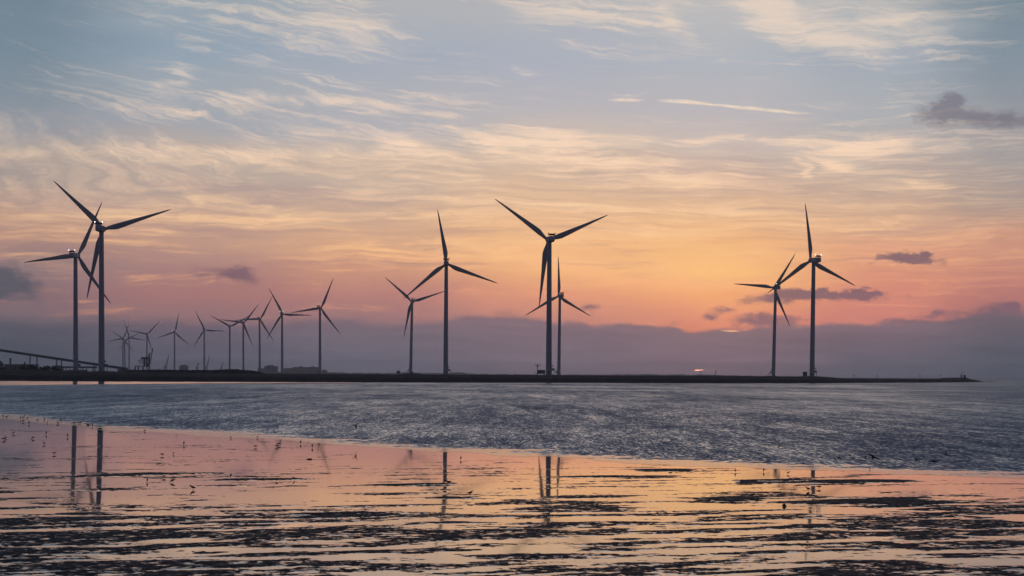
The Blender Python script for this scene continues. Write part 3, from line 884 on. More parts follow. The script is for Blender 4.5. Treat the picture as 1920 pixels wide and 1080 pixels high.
def turbine(label, hub, base_y, tips, yaw, lit=0, detail=None, lampsel=None):
    """hub: rotor centre px; base_y: px row of the foot; tips: blade tip px; yaw deg (positive shows nacelle to the right)."""
    psi = math.radians(yaw)
    lens = []
    for tx, ty in tips:
        dx = (tx - hub[0]) / max(math.cos(psi), .5); dy = ty - hub[1]
        lens.append(math.hypot(dx, dy))
    L = sorted(lens)[len(lens)//2]
    Yd = 45.0 * F / L
    angs = []
    for tx, ty in tips:
        angs.append(math.degrees(math.atan2(-(ty - hub[1]), (tx - hub[0]) / math.cos(psi))) - 0.3)
    # best common start angle
    ref = angs[0]; dev = []
    for a in angs:
        k = round((a - ref) / 120.0); dev.append(a - ref - 120*k)
    a0 = ref + sum(dev)/len(dev)
    pr = at_depth(hub[0], hub[1], Yd)                     # rotor centre in space
    off = Vector((-4.7*math.sin(psi), 4.7*math.cos(psi), 0))
    top = pr - off
    # foot of the tower
    foot_px = detail['foot'] if detail and 'foot' in detail else hub[0]
    foot = at_depth(foot_px, base_y, top.y)
    H = (top.z - 1.7) - foot.z
    lean = math.atan2(top.x - foot.x, top.z - foot.z)
    root = thing('wind_turbine', label, 'wind turbine', foot, 'wind turbines on the far bank')
    root.rotation_euler = (0, lean, 0)
    link('tower', tower_mesh(H), root)
    zc = H + 1.7
    R = (0, 0, psi)
    link('nacelle', ME_nac, root, (0, 0, zc), R)
    co = link('cooler', ME_cool, root, (0, 0, zc), R)
    rm = Matrix.Rotation(psi, 3, 'Z')
    for x in (-1.08, 1.08):
        link('radiator', ME_rad, co, (x, -7.3, 2.95))
    for i, x in enumerate((-2.35, 2.35)):
        on = lit == 2 or (lit == 1 and i == (lampsel or 0))
        p = rm @ Vector((x, -7.3, 3.85))
        link('lamp', ME_lon if on else ME_loff, root, (p.x, p.y, zc + p.z))
    link('hub', ME_hub, root, (0, 0, zc), R)
    for k in range(3):
        a = a0 + 120*k
        b = link('blade', ME_blade, root)
        mm = Matrix.Translation((0, 0, zc)) @ Matrix.Rotation(psi, 4, 'Z') @ Matrix.Translation((0, 4.7, 0)) @ Matrix.Rotation(math.radians(90 - a), 4, 'Y')
        b.matrix_local = mm
    # foot
    g = MB()
    n = 28
    g.loft([[(r*math.cos(2*math.pi*j/n), r*math.sin(2*math.pi*j/n), z) for j in range(n)] for r, z in ((9, -1.2), (9, .05), (8.4, .25), (2.6, .45), (2.6, .6))])
    part('foundation', g, M_conc, root)
    if detail and detail.get('side'):
        sd_ = detail['side']
        x0 = 1.9*sd_
        g = MB(); g.box((0, -2.0, 1.55), (1.0, .12, 2.3)); g.box((0, -2.03, 2.75), (1.2, .16, .12))
        d_ = part('door', g, M_steel, root)
        g = MB(); g.box((x0 + sd_*0.85, 0, 3.3), (1.9, 1.6, .18))
        for yy in (-.75, .75): g.tube([(x0 + sd_*1.65, yy, 0), (x0 + sd_*1.65, yy, 3.2)], .09, 6)
        g.box((x0 + sd_*0.9, 0, 4.1), (1.5, 1.3, 1.45))
        pl = part('platform', g, M_steel, root)
        for yy in (-.8, .8):
            g = MB()
            g.tube([(x0 + sd_*.1, yy, 4.5), (x0 + sd_*1.75, yy, 4.5)], .05, 6)
            for k in range(4): g.tube([(x0 + sd_*(.15 + .53*k), yy, 3.4), (x0 + sd_*(.15 + .53*k), yy, 4.5)], .045, 6)
            part('railing', g, M_steel, pl)
        g = MB()
        a = x0 - sd_*.1
        g.v += [(a, -.7, 7.3), (a, .7, 7.3), (a + sd_*1.35, .7, 6.05), (a + sd_*1.35, -.7, 6.05), (a, -.7, 6.0), (a, .7, 6.0)]
        g.f += [(0,1,2,3), (4,3,2,5), (0,3,4), (1,5,2), (0,4,5,1)]
        part('hood', g, M_steel, root)
        if detail.get('stairs'):
            g = MB()
            ax = x0 + sd_*1.8; bx = x0 + sd_*4.6
            for yy in (-.5, .5):
                g.tube([(ax, yy, 3.35), (bx, yy, .2)], .14, 6)
                g.tube([(ax, yy, 4.4), (bx, yy, 1.25)], .05, 6)
            for k in range(12):
                q = (k + .5) / 12
                g.box((ax + (bx-ax)*q, 0, 3.35 + (.2-3.35)*q), (.32, 1.0, .06))
            part('stairway', g, M_conc, root)
        if detail.get('cabinet'):
            tag(cabinet_mesh(Vector((foot.x - sd_*5.6*1.0, foot.y - 1, foot.z)), detail['cabinet']), detail['cabinet'][1], 'cabinet')
    return root

def cabinet_mesh(p, spec):
    wd, ht = spec[0]
    g = MB()
    g.box((0, 0, ht/2), (wd, wd*.8, ht)); g.box((0, 0, ht + .06), (wd + .25, wd*.8 + .25, .12)); g.box((0, 0, .1), (wd + .15, wd*.8 + .15, .2))
    for s in (-1, 1): g.box((s*wd*.23, -wd*.4 - .02, ht*.5), (wd*.4, .04, ht*.82))
    return part('cabinet', g, M_steel, loc=p)

turbine('tall near turbine at far left, widest rotor, hub lamps lit, blade crossing its shorter neighbour', (193.5,430), 697, [(98,343),(324,400),(166,562)], -4, 2, {'foot':190.5,'side':1})
turbine('leftmost near turbine, one blade level to the left and two white hub lamps lit', (146,480), 694.5, [(191,384),(38,492),(210,570)], -12, 2, {'foot':142,'side':1})
turbine('tiny hazy turbine far left, leftmost of the clustered three, one blade slanting down left', (231,635), 698, [(199.7,641.6),(241.6,610.5),(252,659)], 0, 0, {'foot':230.6})
turbine('tiny hazy turbine in the far left cluster with a single white lamp lit', (234.5,637.5), 698, [(208,621.5),(261.3,626),(234,669)], 0, 1, {'foot':234.2}, 1)
turbine('tiny hazy turbine, rightmost of the clustered three, blade pointing up left', (242.5,632.5), 698, [(232.1,600.1),(274.2,637),(221.1,656.5)], 0, 0, {'foot':242.2})
turbine('small hazy turbine directly behind the harbour crane on the left', (275.9,626.9), 698, [(242.5,620.2),(300.6,601.8),(286.5,660)], 0, 0, {'foot':275.6})
turbine('small hazy turbine with two bright lamps between the harbour crane and the storage tank', (327.7,622.8), 698, [(335.2,587.8),(292.4,635.5),(356.3,648)], 0, 2, {'foot':327.2})
turbine('small hazy turbine right of the storage tank, one blade level to the right', (383.5,618.7), 699, [(365.2,583.4),(423.7,620.9),(361.9,651.9)], 0, 0, {'foot':382.9})
turbine('small turbine over the dark mound with two blades raised in a wide Y shape', (431.3,612.6), 699, [(393.7,592.8),(469.6,591.3),(431.5,655)], 0, 0, {'foot':430.7})
turbine('small turbine at the right mound end, blade pointing up right across its neighbour', (456.9,605.6), 699, [(412.8,599.6),(487.2,570.4),(475.8,649.3)], -4, 0, {'foot':456.4})
turbine('medium turbine just right of the mound, one blade level left behind its smaller neighbour', (488,598.5), 700, [(441.9,599.6),(511.3,555.6),(516,641.3)], -10, 0, {'foot':487})
turbine('medium turbine with two white lamps, blade level to the right, by the stepped far building', (529.4,588.9), 700, [(504,540.4),(585.4,591.5),(500.8,636.3)], 0, 2, {'foot':529})
turbine('medium turbine standing apart right of the far buildings, one blade nearly level left', (601.8,578.2), 701, [(624.3,522),(542.2,586.7),(639.1,626.9)], -12, 0, {'foot':600,'side':-1,'stairs':True})
turbine('medium turbine behind the small hut with mast, rotor overlapping the taller neighbour on its right', (771.8,565.5), 700.5, [(719.5,523.2),(832.8,544.6),(757.3,632.8)], 10, 0, {'foot':770,'side':-1,'stairs':True})
turbine('tall near turbine left of centre with one blade straight up and two hanging outwards', (836.9,494.5), 703, [(819,391.6),(934.5,530.1),(757.6,561)], 1, 0, {'foot':835.6,'side':1,'stairs':True})
turbine('tall near turbine at centre with two blades raised in a wide Y, unlit lamps', (1027.5,450), 704, [(926,376),(1142.3,401),(1013.3,572.7)], 11, 0, {'foot':1029,'side':1,'stairs':True})
turbine('smaller turbine partly hidden behind the tall centre one, blade pointing straight up', (1047.3,555), 704, [(1045,480),(1107.3,589.3),(985,592.7)], 17, 0, {'foot':1047.8,'side':-1})
turbine('smaller turbine of the right pair, one blade level left, single lamp lit', (1451,539.5), 705.5, [(1491.3,472),(1370,538.2),(1483.2,612.3)], 17, 1, {'foot':1450,'side':-1,'stairs':True}, 0)
turbine('rightmost tall turbine with one blade straight up and two white hub lamps lit', (1520,488.5), 706.2, [(1508.5,380.5),(1613,530.5),(1435,553.7)], 22, 2, {'foot':1522.5,'side':1,'cabinet':((3.2,3.6),'small grey cabinet at the left foot of the rightmost tall turbine')})

# ------------------------------------------------------------------ left: industry
def px_m(Y): return Y / F      # metres per photo pixel at depth Y

def conveyor():
    Y = 1950.0
    a = at_depth(-70, 646.5, Y); b = at_depth(238, 692.0, Y - 60)
    root = thing('conveyor_bridge', 'long sloping covered conveyor bridge descending to the right behind the two left turbines', 'conveyor bridge', (b.x, b.y, 4.4))
    inv = root.location
    A = a - inv; B = b - inv
    d = (B - A).normalized()
    q = d.to_track_quat('X', 'Z').to_matrix()
    g = MB(); L = (B - A).length
    g.box((A + B)/2, (L, 2.6, 1.65), q)
    g.box((A + B)/2 + Vector((0, 0, .92)), (L, 3.0, .18), q)
    part('gallery', g, M_shed, root)
    for px in (53.8, 68, 108, 118, 184):
        p = at_depth(px, 690, Y - 30) - inv
        q_ = (p.x - A.x) / (B.x - A.x)
        zt = A.z + (B.z - A.z) * q_ - .8
        g = MB()
        for s in (-1, 1): g.tube([(p.x, A.y + (B.y-A.y)*q_ + s*1.1, -1.0), (p.x, A.y + (B.y-A.y)*q_ + s*.9, zt)], .28, 6)
        k = 0.0
        while k < zt - 1.5:
            g.tube([(p.x, A.y + (B.y-A.y)*q_ - 1.0, k), (p.x, A.y + (B.y-A.y)*q_ + 1.0, k + 1.5)], .1, 5); k += 1.5
        part('support_leg', g, M_steel, root)
conveyor()

def low_conveyor():
    Y = 1980.0
    a = at_depth(112, 688.8, Y); b = at_depth(182, 688.8, Y)
    root = thing('pipe_bridge', 'low level pipe bridge on short posts behind the feet of the two left turbines', 'pipe bridge', (a.x, a.y, 4.4))
    L = b.x - a.x; z = a.z - 4.4
    g = MB(); g.box((L/2, 0, z), (L, 2.0, .9))
    for s in (-1, 1): g.tube([(0, s*.6, z + .65), (L, s*.6, z + .65)], .25, 8)
    part('deck', g, M_steel, root)
    for k in (.03, .17, .27, .45, .62, .72, .88, .97):
        g = MB(); g.box((L*k, 0, z/2 - .6), (.5, 1.4, z + .2)); part('post', g, M_steel, root)
low_conveyor()

def shed():
    Y = 2150.0; k = px_m(Y)
    c = at_depth(40, 694, Y)
    root = thing('storage_shed', 'long low grey shed with flat roof behind the bushes at far left', 'shed', (c.x, c.y, 4.0))
    wd = 57*k; h = at_depth(40, 683.5, Y).z - 4.0
    g = MB(); g.box((0, 0, h/2 - .5), (wd, 18, h + .4)); 
    for i in range(30): g.box((-wd/2 + wd*(i + .5)/30, -9.05, h/2), (.16, .12, h - .4))
    part('wall', g, M_shed, root)
    g = MB(); g.box((0, 0, h + .02), (wd + 1, 19, .5)); rf = part('roof', g, M_roof, root)
    g = MB(); g.box((wd*.13, -3, h + .9), (1.5, 1.6, 1.4)); g.tube([(wd*.13, -3, h + 1.5), (wd*.13, -3, h + 2.4)], .5, 8); part('vent', g, M_steel, rf)
    for i in range(4):
        g = MB(); g.box((0, 0, 0), (1.6, .1, .9)); g.box((0, -.03, 0), (.1, .1, .9))
        part('window', g, M_glass, root, loc=(-wd*.36 + i*3.1, -9.16, h*.72))
shed()

def chimney():
    Y = 2200.0; p = at_depth(19.2, 690, Y); zt = at_depth(19.2, 671.5, Y).z - 4
    root = thing('chimney', 'short dark chimney standing behind the long low shed at far left', 'chimney', (p.x, p.y, 4.0))
    g = MB(); g.tube([(0, 0, -.5), (0, 0, zt - .6)], [.95, .75], 14); part('stack', g, M_rust, root, True)
    g = MB(); g.tube([(0, 0, zt - .9), (0, 0, zt)], .95, 14); part('cap', g, M_steel, root)
chimney()

def silo():
    Y = 2100.0; k = px_m(Y); p = at_depth(-2, 690, Y); zt = at_depth(2, 676, Y).z - 4
    root = thing('silo', 'domed dark silo cut by the left edge of the picture', 'silo', (p.x, p.y, 4.0))
    g = MB(); r = 8.5*k; n = 24
    g.loft([[(r*math.cos(2*math.pi*j/n), r*math.sin(2*math.pi*j/n), z) for j in range(n)] for z in (-.5, zt*.55)]); part('shell', g, M_shed, root, True)
    g = MB(); g.loft([[(r*1.02*q*math.cos(2*math.pi*j/n), r*1.02*q*math.sin(2*math.pi*j/n), z) for j in range(n)] for q, z in ((1, zt*.55), (.93, zt*.72), (.72, zt*.88), (.4, zt*.98), (.05, zt))]); part('roof', g, M_roof, root, True)
    p2 = at_depth(11.5, 684, Y)
    g = MB(); g.box((0, 0, 1.6), (2.4, 2.4, 4.2)); g.box((0, 0, 3.8), (2.8, 2.8, .25))
    tag(part('lift_house', g, M_shed, loc=(p2.x, p2.y, 4.0)), 'small square lift house beside the domed silo at far left', 'outbuilding')
silo()

def quonset():
    Y = 2050.0; k = px_m(Y); p = at_depth(109, 694, Y); zt = at_depth(109, 684.8, Y).z - 4
    root = thing('round_roofed_shed', 'dark shed with rounded roof where the low pipe bridge begins', 'shed', (p.x, p.y, 4.0))
    r = 7.8*k; g = MB(); n = 14
    prof = [(-r, -.5)] + [(-r*math.cos(math.pi*j/n), zt*.55 + zt*.45*math.sin(math.pi*j/n)) for j in range(n+1)] + [(r, -.5)]
    g.loft([[(x, y, z) for x, z in prof] for y in (-7, 7)]); part('shell', g, M_shed, root)
    g = MB(); g.box((0, -7.05, 1.3), (3.0, .1, 3.2)); part('door', g, M_steel, root)
quonset()

def far_block(name, label, cat, Y, blocks, mat=None, roof=True):
    x0 = min(b[0] for b in blocks); x1 = max(b[1] for b in blocks)
    c = at_depth((x0+x1)/2, 700, Y)
    root = thing(name, label, cat, (c.x, Y, 3.5))
    for (a, b, t) in blocks:
        A = at_depth(a, t, Y); B = at_depth(b, t, Y)
        h = (A.z + B.z)/2 - 3.5; wd = B.x - A.x
        g = MB(); g.box(((A.x+B.x)/2 - c.x, 0, h/2 - .5), (wd, 20, h + 1)); wl = part('wall', g, mat or M_far, root)
        if roof:
            g = MB(); g.box(((A.x+B.x)/2 - c.x, 0, h + .35), (wd + .6, 20.6, .7)); part('roof', g, M_roof, root)
        nrow = max(1, int(h / 4)); ncol = max(2, int(wd / 6))
        for i in range(nrow):
            g = MB()
            g.box(((A.x+B.x)/2 - c.x, -10.06, 2.0 + i*4), (wd*.86, .12, 1.3))
            for j in range(1, ncol): g.box(((A.x+B.x)/2 - c.x - wd*.43 + wd*.86*j/ncol, -10.12, 2.0 + i*4), (.5, .14, 1.3))
            part('window_band', g, M_glass, root)
    return root
far_block('stepped_building', 'hazy stepped building far away right of the medium turbine with level left blade', 'building', 7600.0, [(484,496,691),(496,521,687),(502,513.5,685)])
far_block('long_building', 'hazy long flat building far away left of the turbine that stands apart', 'building', 7800.0, [(532,549,690.6),(549,599,688.6),(561.5,566.5,686.5),(584,588.5,687.2)])
def far_dome():
    Y = 7700.0; k = px_m(Y); p = at_depth(608.5, 700, Y); zt = at_depth(608.5, 693, Y).z - 3.5
    root = thing('domed_hall', 'hazy low domed hall far away just right of the turbine that stands apart', 'building', (p.x, p.y, 3.5))
    r = 5.5*k; n = 20; g = MB()
    g.loft([[(r*math.cos(2*math.pi*j/n), r*math.sin(2*math.pi*j/n), z) for j in range(n)] for z in (-.5, zt*.6)]); part('wall', g, M_far, root)
    g = MB(); g.loft([[(r*1.03*q*math.cos(2*math.pi*j/n), r*1.03*q*math.sin(2*math.pi*j/n), z) for j in range(n)] for q, z in ((1, zt*.6), (.85, zt*.8), (.5, zt*.95), (.05, zt))]); part('roof', g, M_roof, root, True)
far_dome()
def tank():
    Y = 6500.0; k = px_m(Y); p = at_depth(344.5, 697, Y); zw = at_depth(344, 686.2, Y).z - 3.5; zt = at_depth(344, 684.2, Y).z - 3.5
    root = thing('storage_tank', 'hazy round storage tank with low conical roof beside the small turbine with two lamps', 'storage tank', (p.x, p.y, 3.5))
    r = 8.6*k; n = 28; g = MB()
    g.loft([[(r*math.cos(2*math.pi*j/n), r*math.sin(2*math.pi*j/n), z) for j in range(n)] for z in (-.5, zw)]); part('shell', g, M_far, root)
    g = MB(); g.loft([[(r*1.01*q*math.cos(2*math.pi*j/n), r*1.01*q*math.sin(2*math.pi*j/n), z) for j in range(n)] for q, z in ((1, zw), (.55, zt - .2), (.05, zt))]); part('roof', g, M_roof, root)
tank()

def truss(g, a, b, w0, w1, n=8, r=.25):
    a = Vector(a); b = Vector(b); d = (b - a).normalized()
    s = d.cross(Vector((0, 1, 0))).normalized(); t = Vector((0, 1, 0))
    prev = None
    for i in range(n + 1):
        q = i / n; c = a + (b - a)*q; hw = (w0 + (w1 - w0)*q)/2
        cs = [c + s*hw + t*hw, c - s*hw + t*hw, c - s*hw - t*hw, c + s*hw - t*hw]
        if prev:
            for j in range(4):
                g.tube([prev[j], cs[j]], r, 5); g.tube([prev[j], cs[(j+1) % 4]], r*.6, 5)
        prev = cs

def harbour_crane():
    Y = 2500.0
    def P(x, y, dy=0): 
        p = at_depth(x, y, Y); return Vector((p.x - o.x, dy, p.z - 4.0))
    o = at_depth(275, 694, Y)
    root = thing('harbour_crane', 'dark bulk unloading crane with raised jib and stepped platforms behind the dark mound', 'crane', (o.x, Y, 4.0))
    g = MB(); truss(g, P(281.6, 678), P(286.2, 654.5), 1.1, .7, 12, .17); g.tube([P(286.2, 655.5), P(286.4, 654), P(285.4, 652.4)], [.45, .5, .2], 6); part('jib', g, M_rust, root)
    g = MB()
    for dy in (-1.2, 1.2): g.tube([P(277, 671, dy), P(280.4, 662.6, dy*.5)], .3, 6); g.tube([P(280.2, 674, dy), P(280.4, 662.6, dy*.5)], .3, 6)
    g.tube([P(280.4, 662.6), P(284.4, 661.3)], .18, 5); g.box(P(280.2, 663), (1.2, 1.2, 1.0)); part('mast', g, M_rust, root)
    a, b = P(265, 673.6), P(279.6, 670)
    g = MB(); g.box(((a.x+b.x)/2, 0, (a.z+b.z)/2), (b.x-a.x, 5, b.z-a.z)); g.box(((a.x+b.x)/2, 0, b.z + .12), (b.x-a.x+.6, 5.6, .24)); part('machine_house', g, M_shed, root)
    a, b = P(269.6, 688), P(280.6, 673.6)
    g = MB()
    for x in (a.x + .5, (a.x+b.x)/2, b.x - .5):
        for dy in (-2.5, 2.5): g.tube([(x, dy, a.z), (x, dy, b.z)], .6, 6)
    for k in range(4): g.box(((a.x+b.x)/2, 0, a.z + (b.z-a.z)*(k+.5)/4), (b.x-a.x, 5, .5))
    g.box(((a.x+b.x)/2 + 1.0, 0, a.z + 2.2), ((b.x-a.x)*.5, 4, 3.4)); part('tower', g, M_steel, root)
    for (x0, x1, y, h) in ((259, 269.4, 676.8, .7), (261, 269.5, 681.5, .4), (253, 269, 687.3, .5)):
        a, b = P(x0, y), P(x1, y)
        g = MB(); g.box(((a.x+b.x)/2, 0, a.z), (b.x-a.x, 3.5, h))
        for dy in (-1.7, 1.7):
            g.tube([(a.x, dy, a.z + 1.4), (b.x, dy, a.z + 1.4)], .12, 5)
            for k in range(5): g.tube([(a.x + (b.x-a.x)*k/4, dy, a.z), (a.x + (b.x-a.x)*k/4, dy, a.z + 1.4)], .1, 5)
        part('platform', g, M_steel, root)
    for x in (253.6, 259.6, 268, 279.6):
        a = P(x, 687.5); g = MB()
        for dy in (-2.2, 2.2): g.tube([(a.x, dy, -1.5), (a.x, dy, a.z)], .38, 6)
        part('leg', g, M_steel, root)
    a, b = P(280.2, 682), P(282.6, 677)
    g = MB(); g.box(((a.x+b.x)/2, 0, (a.z+b.z)/2), (b.x-a.x, 2, b.z-a.z)); g.box(((a.x+b.x)/2, 0, b.z), (b.x-a.x+.3, 2.3, .2)); part('cab', g, M_steel, root)
harbour_crane()

def transfer_block():
    Y = 1850.0
    a = at_depth(214, 698, Y); b = at_depth(254, 692.6, Y)
    root = thing('transfer_station', 'low flat transfer station where the sloping conveyor meets the dark mound', 'outbuilding', ((a.x+b.x)/2, Y, 4.0))
    wd = b.x - a.x; h = b.z - 4.0
    g = MB(); g.box((wd*.1, 0, h*.42 - .5), (wd*.8, 8, h*.84 + 1)); part('wall', g, M_shed, root)
    g = MB(); g.box((wd*.1, 0, h*.84 + .2), (wd*.84, 8.6, .4)); part('roof', g, M_roof, root)
transfer_block()

def far_crane(label, Y, base, tip, w0, w1, kink=None):
    o = at_depth(base[0], base[1], Y)
    root = thing('slewing_crane', label, 'crane', (o.x, Y, 3.5), 'hazy cranes far away on the left')
    t = at_depth(tip[0], tip[1], Y) - Vector((o.x, Y, 3.5)); t.y = 0
    zb = o.z - 3.5
    g = MB(); truss(g, (0, 0, zb), t, w0, w1, 8, .45)
    if kink:
        k = at_depth(kink[0], kink[1], Y) - Vector((o.x, Y, 3.5)); k.y = 0
        truss(g, t, k, w1*1.6, w1*1.6, 3, .6)
    part('jib', g, M_steel, root)
    g = MB(); g.box((-1.5, 0, zb + 1.5), (w0*1.5, w0, 5)); g.box((-1.5, 0, zb + 4.2), (w0*1.6, w0*1.1, .5)); part('cab', g, M_steel, root)
    g = MB()
    for x in (-w0*.6, w0*.6):
        for y in (-w0*.5, w0*.5): g.tube([(x, y, -1), (x*.7, y*.7, zb)], .7, 6)
    part('undercarriage', g, M_steel, root)
far_crane('hazy thick based crane jib between the harbour crane and the turbine with two lamps', 6800.0, (310.5,690), (317,664.5), 5.0, 1.0)
far_crane('hazy short crane with a hooked top just right of the storage tank', 6800.0, (369.3,691), (371.6,682.5), 2.6, 1.6, (374,682))
far_crane('hazy slender crane jib just right of the small turbine with a level right blade', 6800.0, (387,690.5), (393.3,667), 3.0, .7)
far_crane('hazy thin crane jib left of the turbine with the wide Y rotor', 7200.0, (414.6,691.5), (418.3,678.5), 2.6, .9)

# bushes at the left end of the bank
def bush(label, px, ytop, wpx, Y, kind):
    o = at_depth(px, 694.5, Y); h = at_depth(px, ytop, Y).z - o.z + 1.0
    root = thing('bush', label, 'bush', (o.x, o.y, o.z - 1.0), 'bushes along the bank at far left')
    wd = wpx*px_m(Y)
    g = MB()
    for i in range(4):
        a = random.uniform(0, 6.28); q = random.uniform(.15, .35)*wd
        g.tube([(0, 0, -.4), (math.cos(a)*q*.4, math.sin(a)*q*.4, h*.4), (math.cos(a)*q, math.sin(a)*q, h*.8)], [.16, .1, .03], 6)
    part('trunk', g, M_bark, root)
    g = MB(); cl = []
    for i in range(int(7 + wd*1.3)):
        x = random.uniform(-.5, .5)*wd; top = h*(1 - (abs(x)/(wd*.5))**2*.5)
        cl.append((x, random.uniform(-.3, .3)*wd, random.uniform(.25, .9)*top, random.uniform(.45, .85)))
    for (cx, cyy, cz, r) in cl:
        for k in range(56):
            d = Vector((random.gauss(0, 1), random.gauss(0, 1), random.gauss(0, 1))); d.normalize(); d *= r*random.uniform(.4, 1.1)
            p = Vector((cx, cyy, cz)) + d
            u = Vector((random.gauss(0, 1), random.gauss(0, 1), random.gauss(0, 1))).normalized()
            v = u.cross(Vector((random.gauss(0, 1), random.gauss(0, 1), random.gauss(0, 1)))).normalized()
            s = random.uniform(.2, .42); n = len(g.v)
            g.v += [p - u*s, p + v*s*.6, p + u*s, p - v*s*.6]; g.f.append((n, n+1, n+2, n+3))
    part('crown', g, M_leaf, root)
BU = [('dark bush in front of the domed silo, leftmost on the bank',8,688.5,14,1380),('low spreading bush filling the gap before the long shed',24,692.3,22,1375),('tall dense bush before the right half of the long shed',42,684.2,13,1390),
      ('broad bush in the middle of the hedge under the first conveyor legs',55,684.0,16,1395),('round bush at the right end of the long shed',67,685.2,13,1385),('small bush between the two taller ones left of the pointed bush',76,686.8,10,1390),
      ('narrow bush right of the long shed in the lower hedge',83,686.2,9,1380),('pointed bush topping the lower right part of the hedge',90.5,684.6,8,1392),('bush beside the round roofed shed at the hedge end',99,686.4,13,1386),
      ('low scrub in front of the round roofed shed, last of the hedge',110,692.0,16,1375),('low scrub under the taller bushes in the middle of the hedge',60,690.5,30,1365),('low scrub at the extreme left edge of the bank',-6,688,16,1372)]
for i, (lb, px, yt, wd, Y) in enumerate(BU): bush(lb, px, yt, wd, Y, i)

# ------------------------------------------------------------------ centre and right: small works on the bank
def raised_hut():
    Y = 1560.0; k = px_m(Y)
    o = at_depth(1015, 704.6, Y)
    root = thing('raised_hut', 'grey equipment hut raised on legs left of the tall centre turbine', 'equipment hut', (o.x, Y, o.z))
    zb = 3.1*k + .2; zt = at_depth(1015, 694.2, Y).z - o.z; x0, x1 = -7.2*k, 7.3*k
    g = MB(); g.box(((x0+x1)/2, 0, (zb+zt)/2), (x1-x0, 2.6, zt-zb))
    for i in range(12): g.box((x0 + (x1-x0)*(i+.5)/12, -1.33, (zb+zt)/2), (.1, .08, (zt-zb)*.92))
    part('cabin', g, M_shed, root)
    g = MB(); g.box(((x0+x1)/2, 0, zt + .07), (x1-x0+.25, 2.85, .14)); g.box((-.6, 0, zt + .25), (.5, .5, .3)); part('roof', g, M_roof, root)
    for x in (x0 + .25, x0 + .28 + (x1-x0)*.75, x1 - .25):
        g = MB()
        for y in (-1.1, 1.1): g.box((x, y, zb/2 - .4), (.26, .26, zb + .8))
        part('leg', g, M_steel, root)
    g = MB(); g.box((x0 - 1.1, 0, zb + .02), (2.2, 2.2, .16)); 
    for y in (-1.0, 1.0):
        for q in (0, .5, 1): g.tube([(x0 - 2.15 + q*2.0, y, zb), (x0 - 2.15 + q*2.0, y, zb + 1.1)], .05, 5)
        g.tube([(x0 - 2.15, y, zb + 1.1), (x0 - .15, y, zb + 1.1)], .05, 5)
    g.box((x0 - 1.3, 0, zb/2 - .3), (.3, 1.6, zb + .2)); part('landing', g, M_steel, root)
    o2 = at_depth(1007.6, 704.6, Y - 4)
    r2 = thing('radar_mast', 'thin radar mast with a flat bar antenna beside the raised hut', 'radar mast', (o2.x, o2.y, o2.z))
    zt = at_depth(1007.6, 684.4, Y).z - o2.z; zp = at_depth(1007.6, 688.4, Y).z - o2.z
    g = MB(); g.tube([(0, 0, -.6), (0, 0, zt - .3)], [.28, .18], 8); part('pole', g, M_steel, r2)
    g = MB(); g.box((0, 0, zt), (12*k, .3, .34)); g.box((0, 0, zt - .35), (.7, .6, .5)); part('antenna', g, M_steel, r2)
    g = MB(); g.tube([(0, 0, zp), (0, 0, zp + .14)], .95, 12)
    for j in range(8):
        a = j*math.pi/4; g.tube([(.9*math.cos(a), .9*math.sin(a), zp), (.9*math.cos(a), .9*math.sin(a), zp + 1.1)], .04, 5)
    n = 16
    for j in range(n):
        a, b = 2*math.pi*j/n, 2*math.pi*(j+1)/n
        g.tube([(.9*math.cos(a), .9*math.sin(a), zp + 1.1), (.9*math.cos(b), .9*math.sin(b), zp + 1.1)], .04, 5)
    part('platform', g, M_steel, r2)
raised_hut()

def mast_hut():
    Y = 1460.0; k = px_m(Y)
    o = at_depth(747, 702.3, Y)
    root = thing('observation_hut', 'tiny hut on short legs with a thin mast left of the medium turbine', 'hut', (o.x, Y, o.z))
    zb = .7; zt = at_depth(747, 695.6, Y).z - o.z
    g = MB(); g.box((0, 0, (zb+zt)/2), (6.4*k, 2.0, zt-zb)); part('cabin', g, M_shed, root)
    g = MB(); g.box((0, 0, zt + .06), (6.9*k, 2.3, .14)); rf = part('roof', g, M_roof, root)
    for i in range(3):
        g = MB(); g.box((0, 0, 0), (.42, .06, .5)); g.box((0, -.02, -.27), (.5, .1, .06)); part('window', g, M_glass, root, loc=((i-1)*.62, -1.03, zb + (zt-zb)*.62))
    for x in (-2.9*k, 2.9*k):
        g = MB()
        for y in (-.8, .8): g.box((x, y, .1), (.2, .2, 1.4))
        part('leg', g, M_steel, root)
    zm = at_depth(747, 689.2, Y).z - o.z
    g = MB(); g.tube([(0, 0, zt), (0, 0, zm)], .07, 6); g.tube([(-.1, 0, zm - .9), (1.0, 0, zm - .8)], .05, 5); g.sphere((1.0, 0, zm - .75), .12, 6); part('mast', g, M_steel, root)
mast_hut()
p = at_depth(773.2, 702.2, 1440)
cb = cabinet_mesh(Vector((p.x, p.y, p.z - .2)), ((1.25, 1.55),))
tag(cb, 'small dark cabinet on the low hump at the foot of the medium turbine', 'cabinet')
p = at_depth(782, 702.6, 1430)
g = MB()
for i in range(9): g.sphere((random.uniform(-1.6, 1.6), random.uniform(-1, 1), random.uniform(-.1, .35)), (random.uniform(.4, .8), random.uniform(.4, .8), random.uniform(.25, .5)), 8)
tag(part('rubble_heap', g, M_stone, loc=p), 'low heap of dark rubble right of the dark cabinet on the bank', 'rubble')
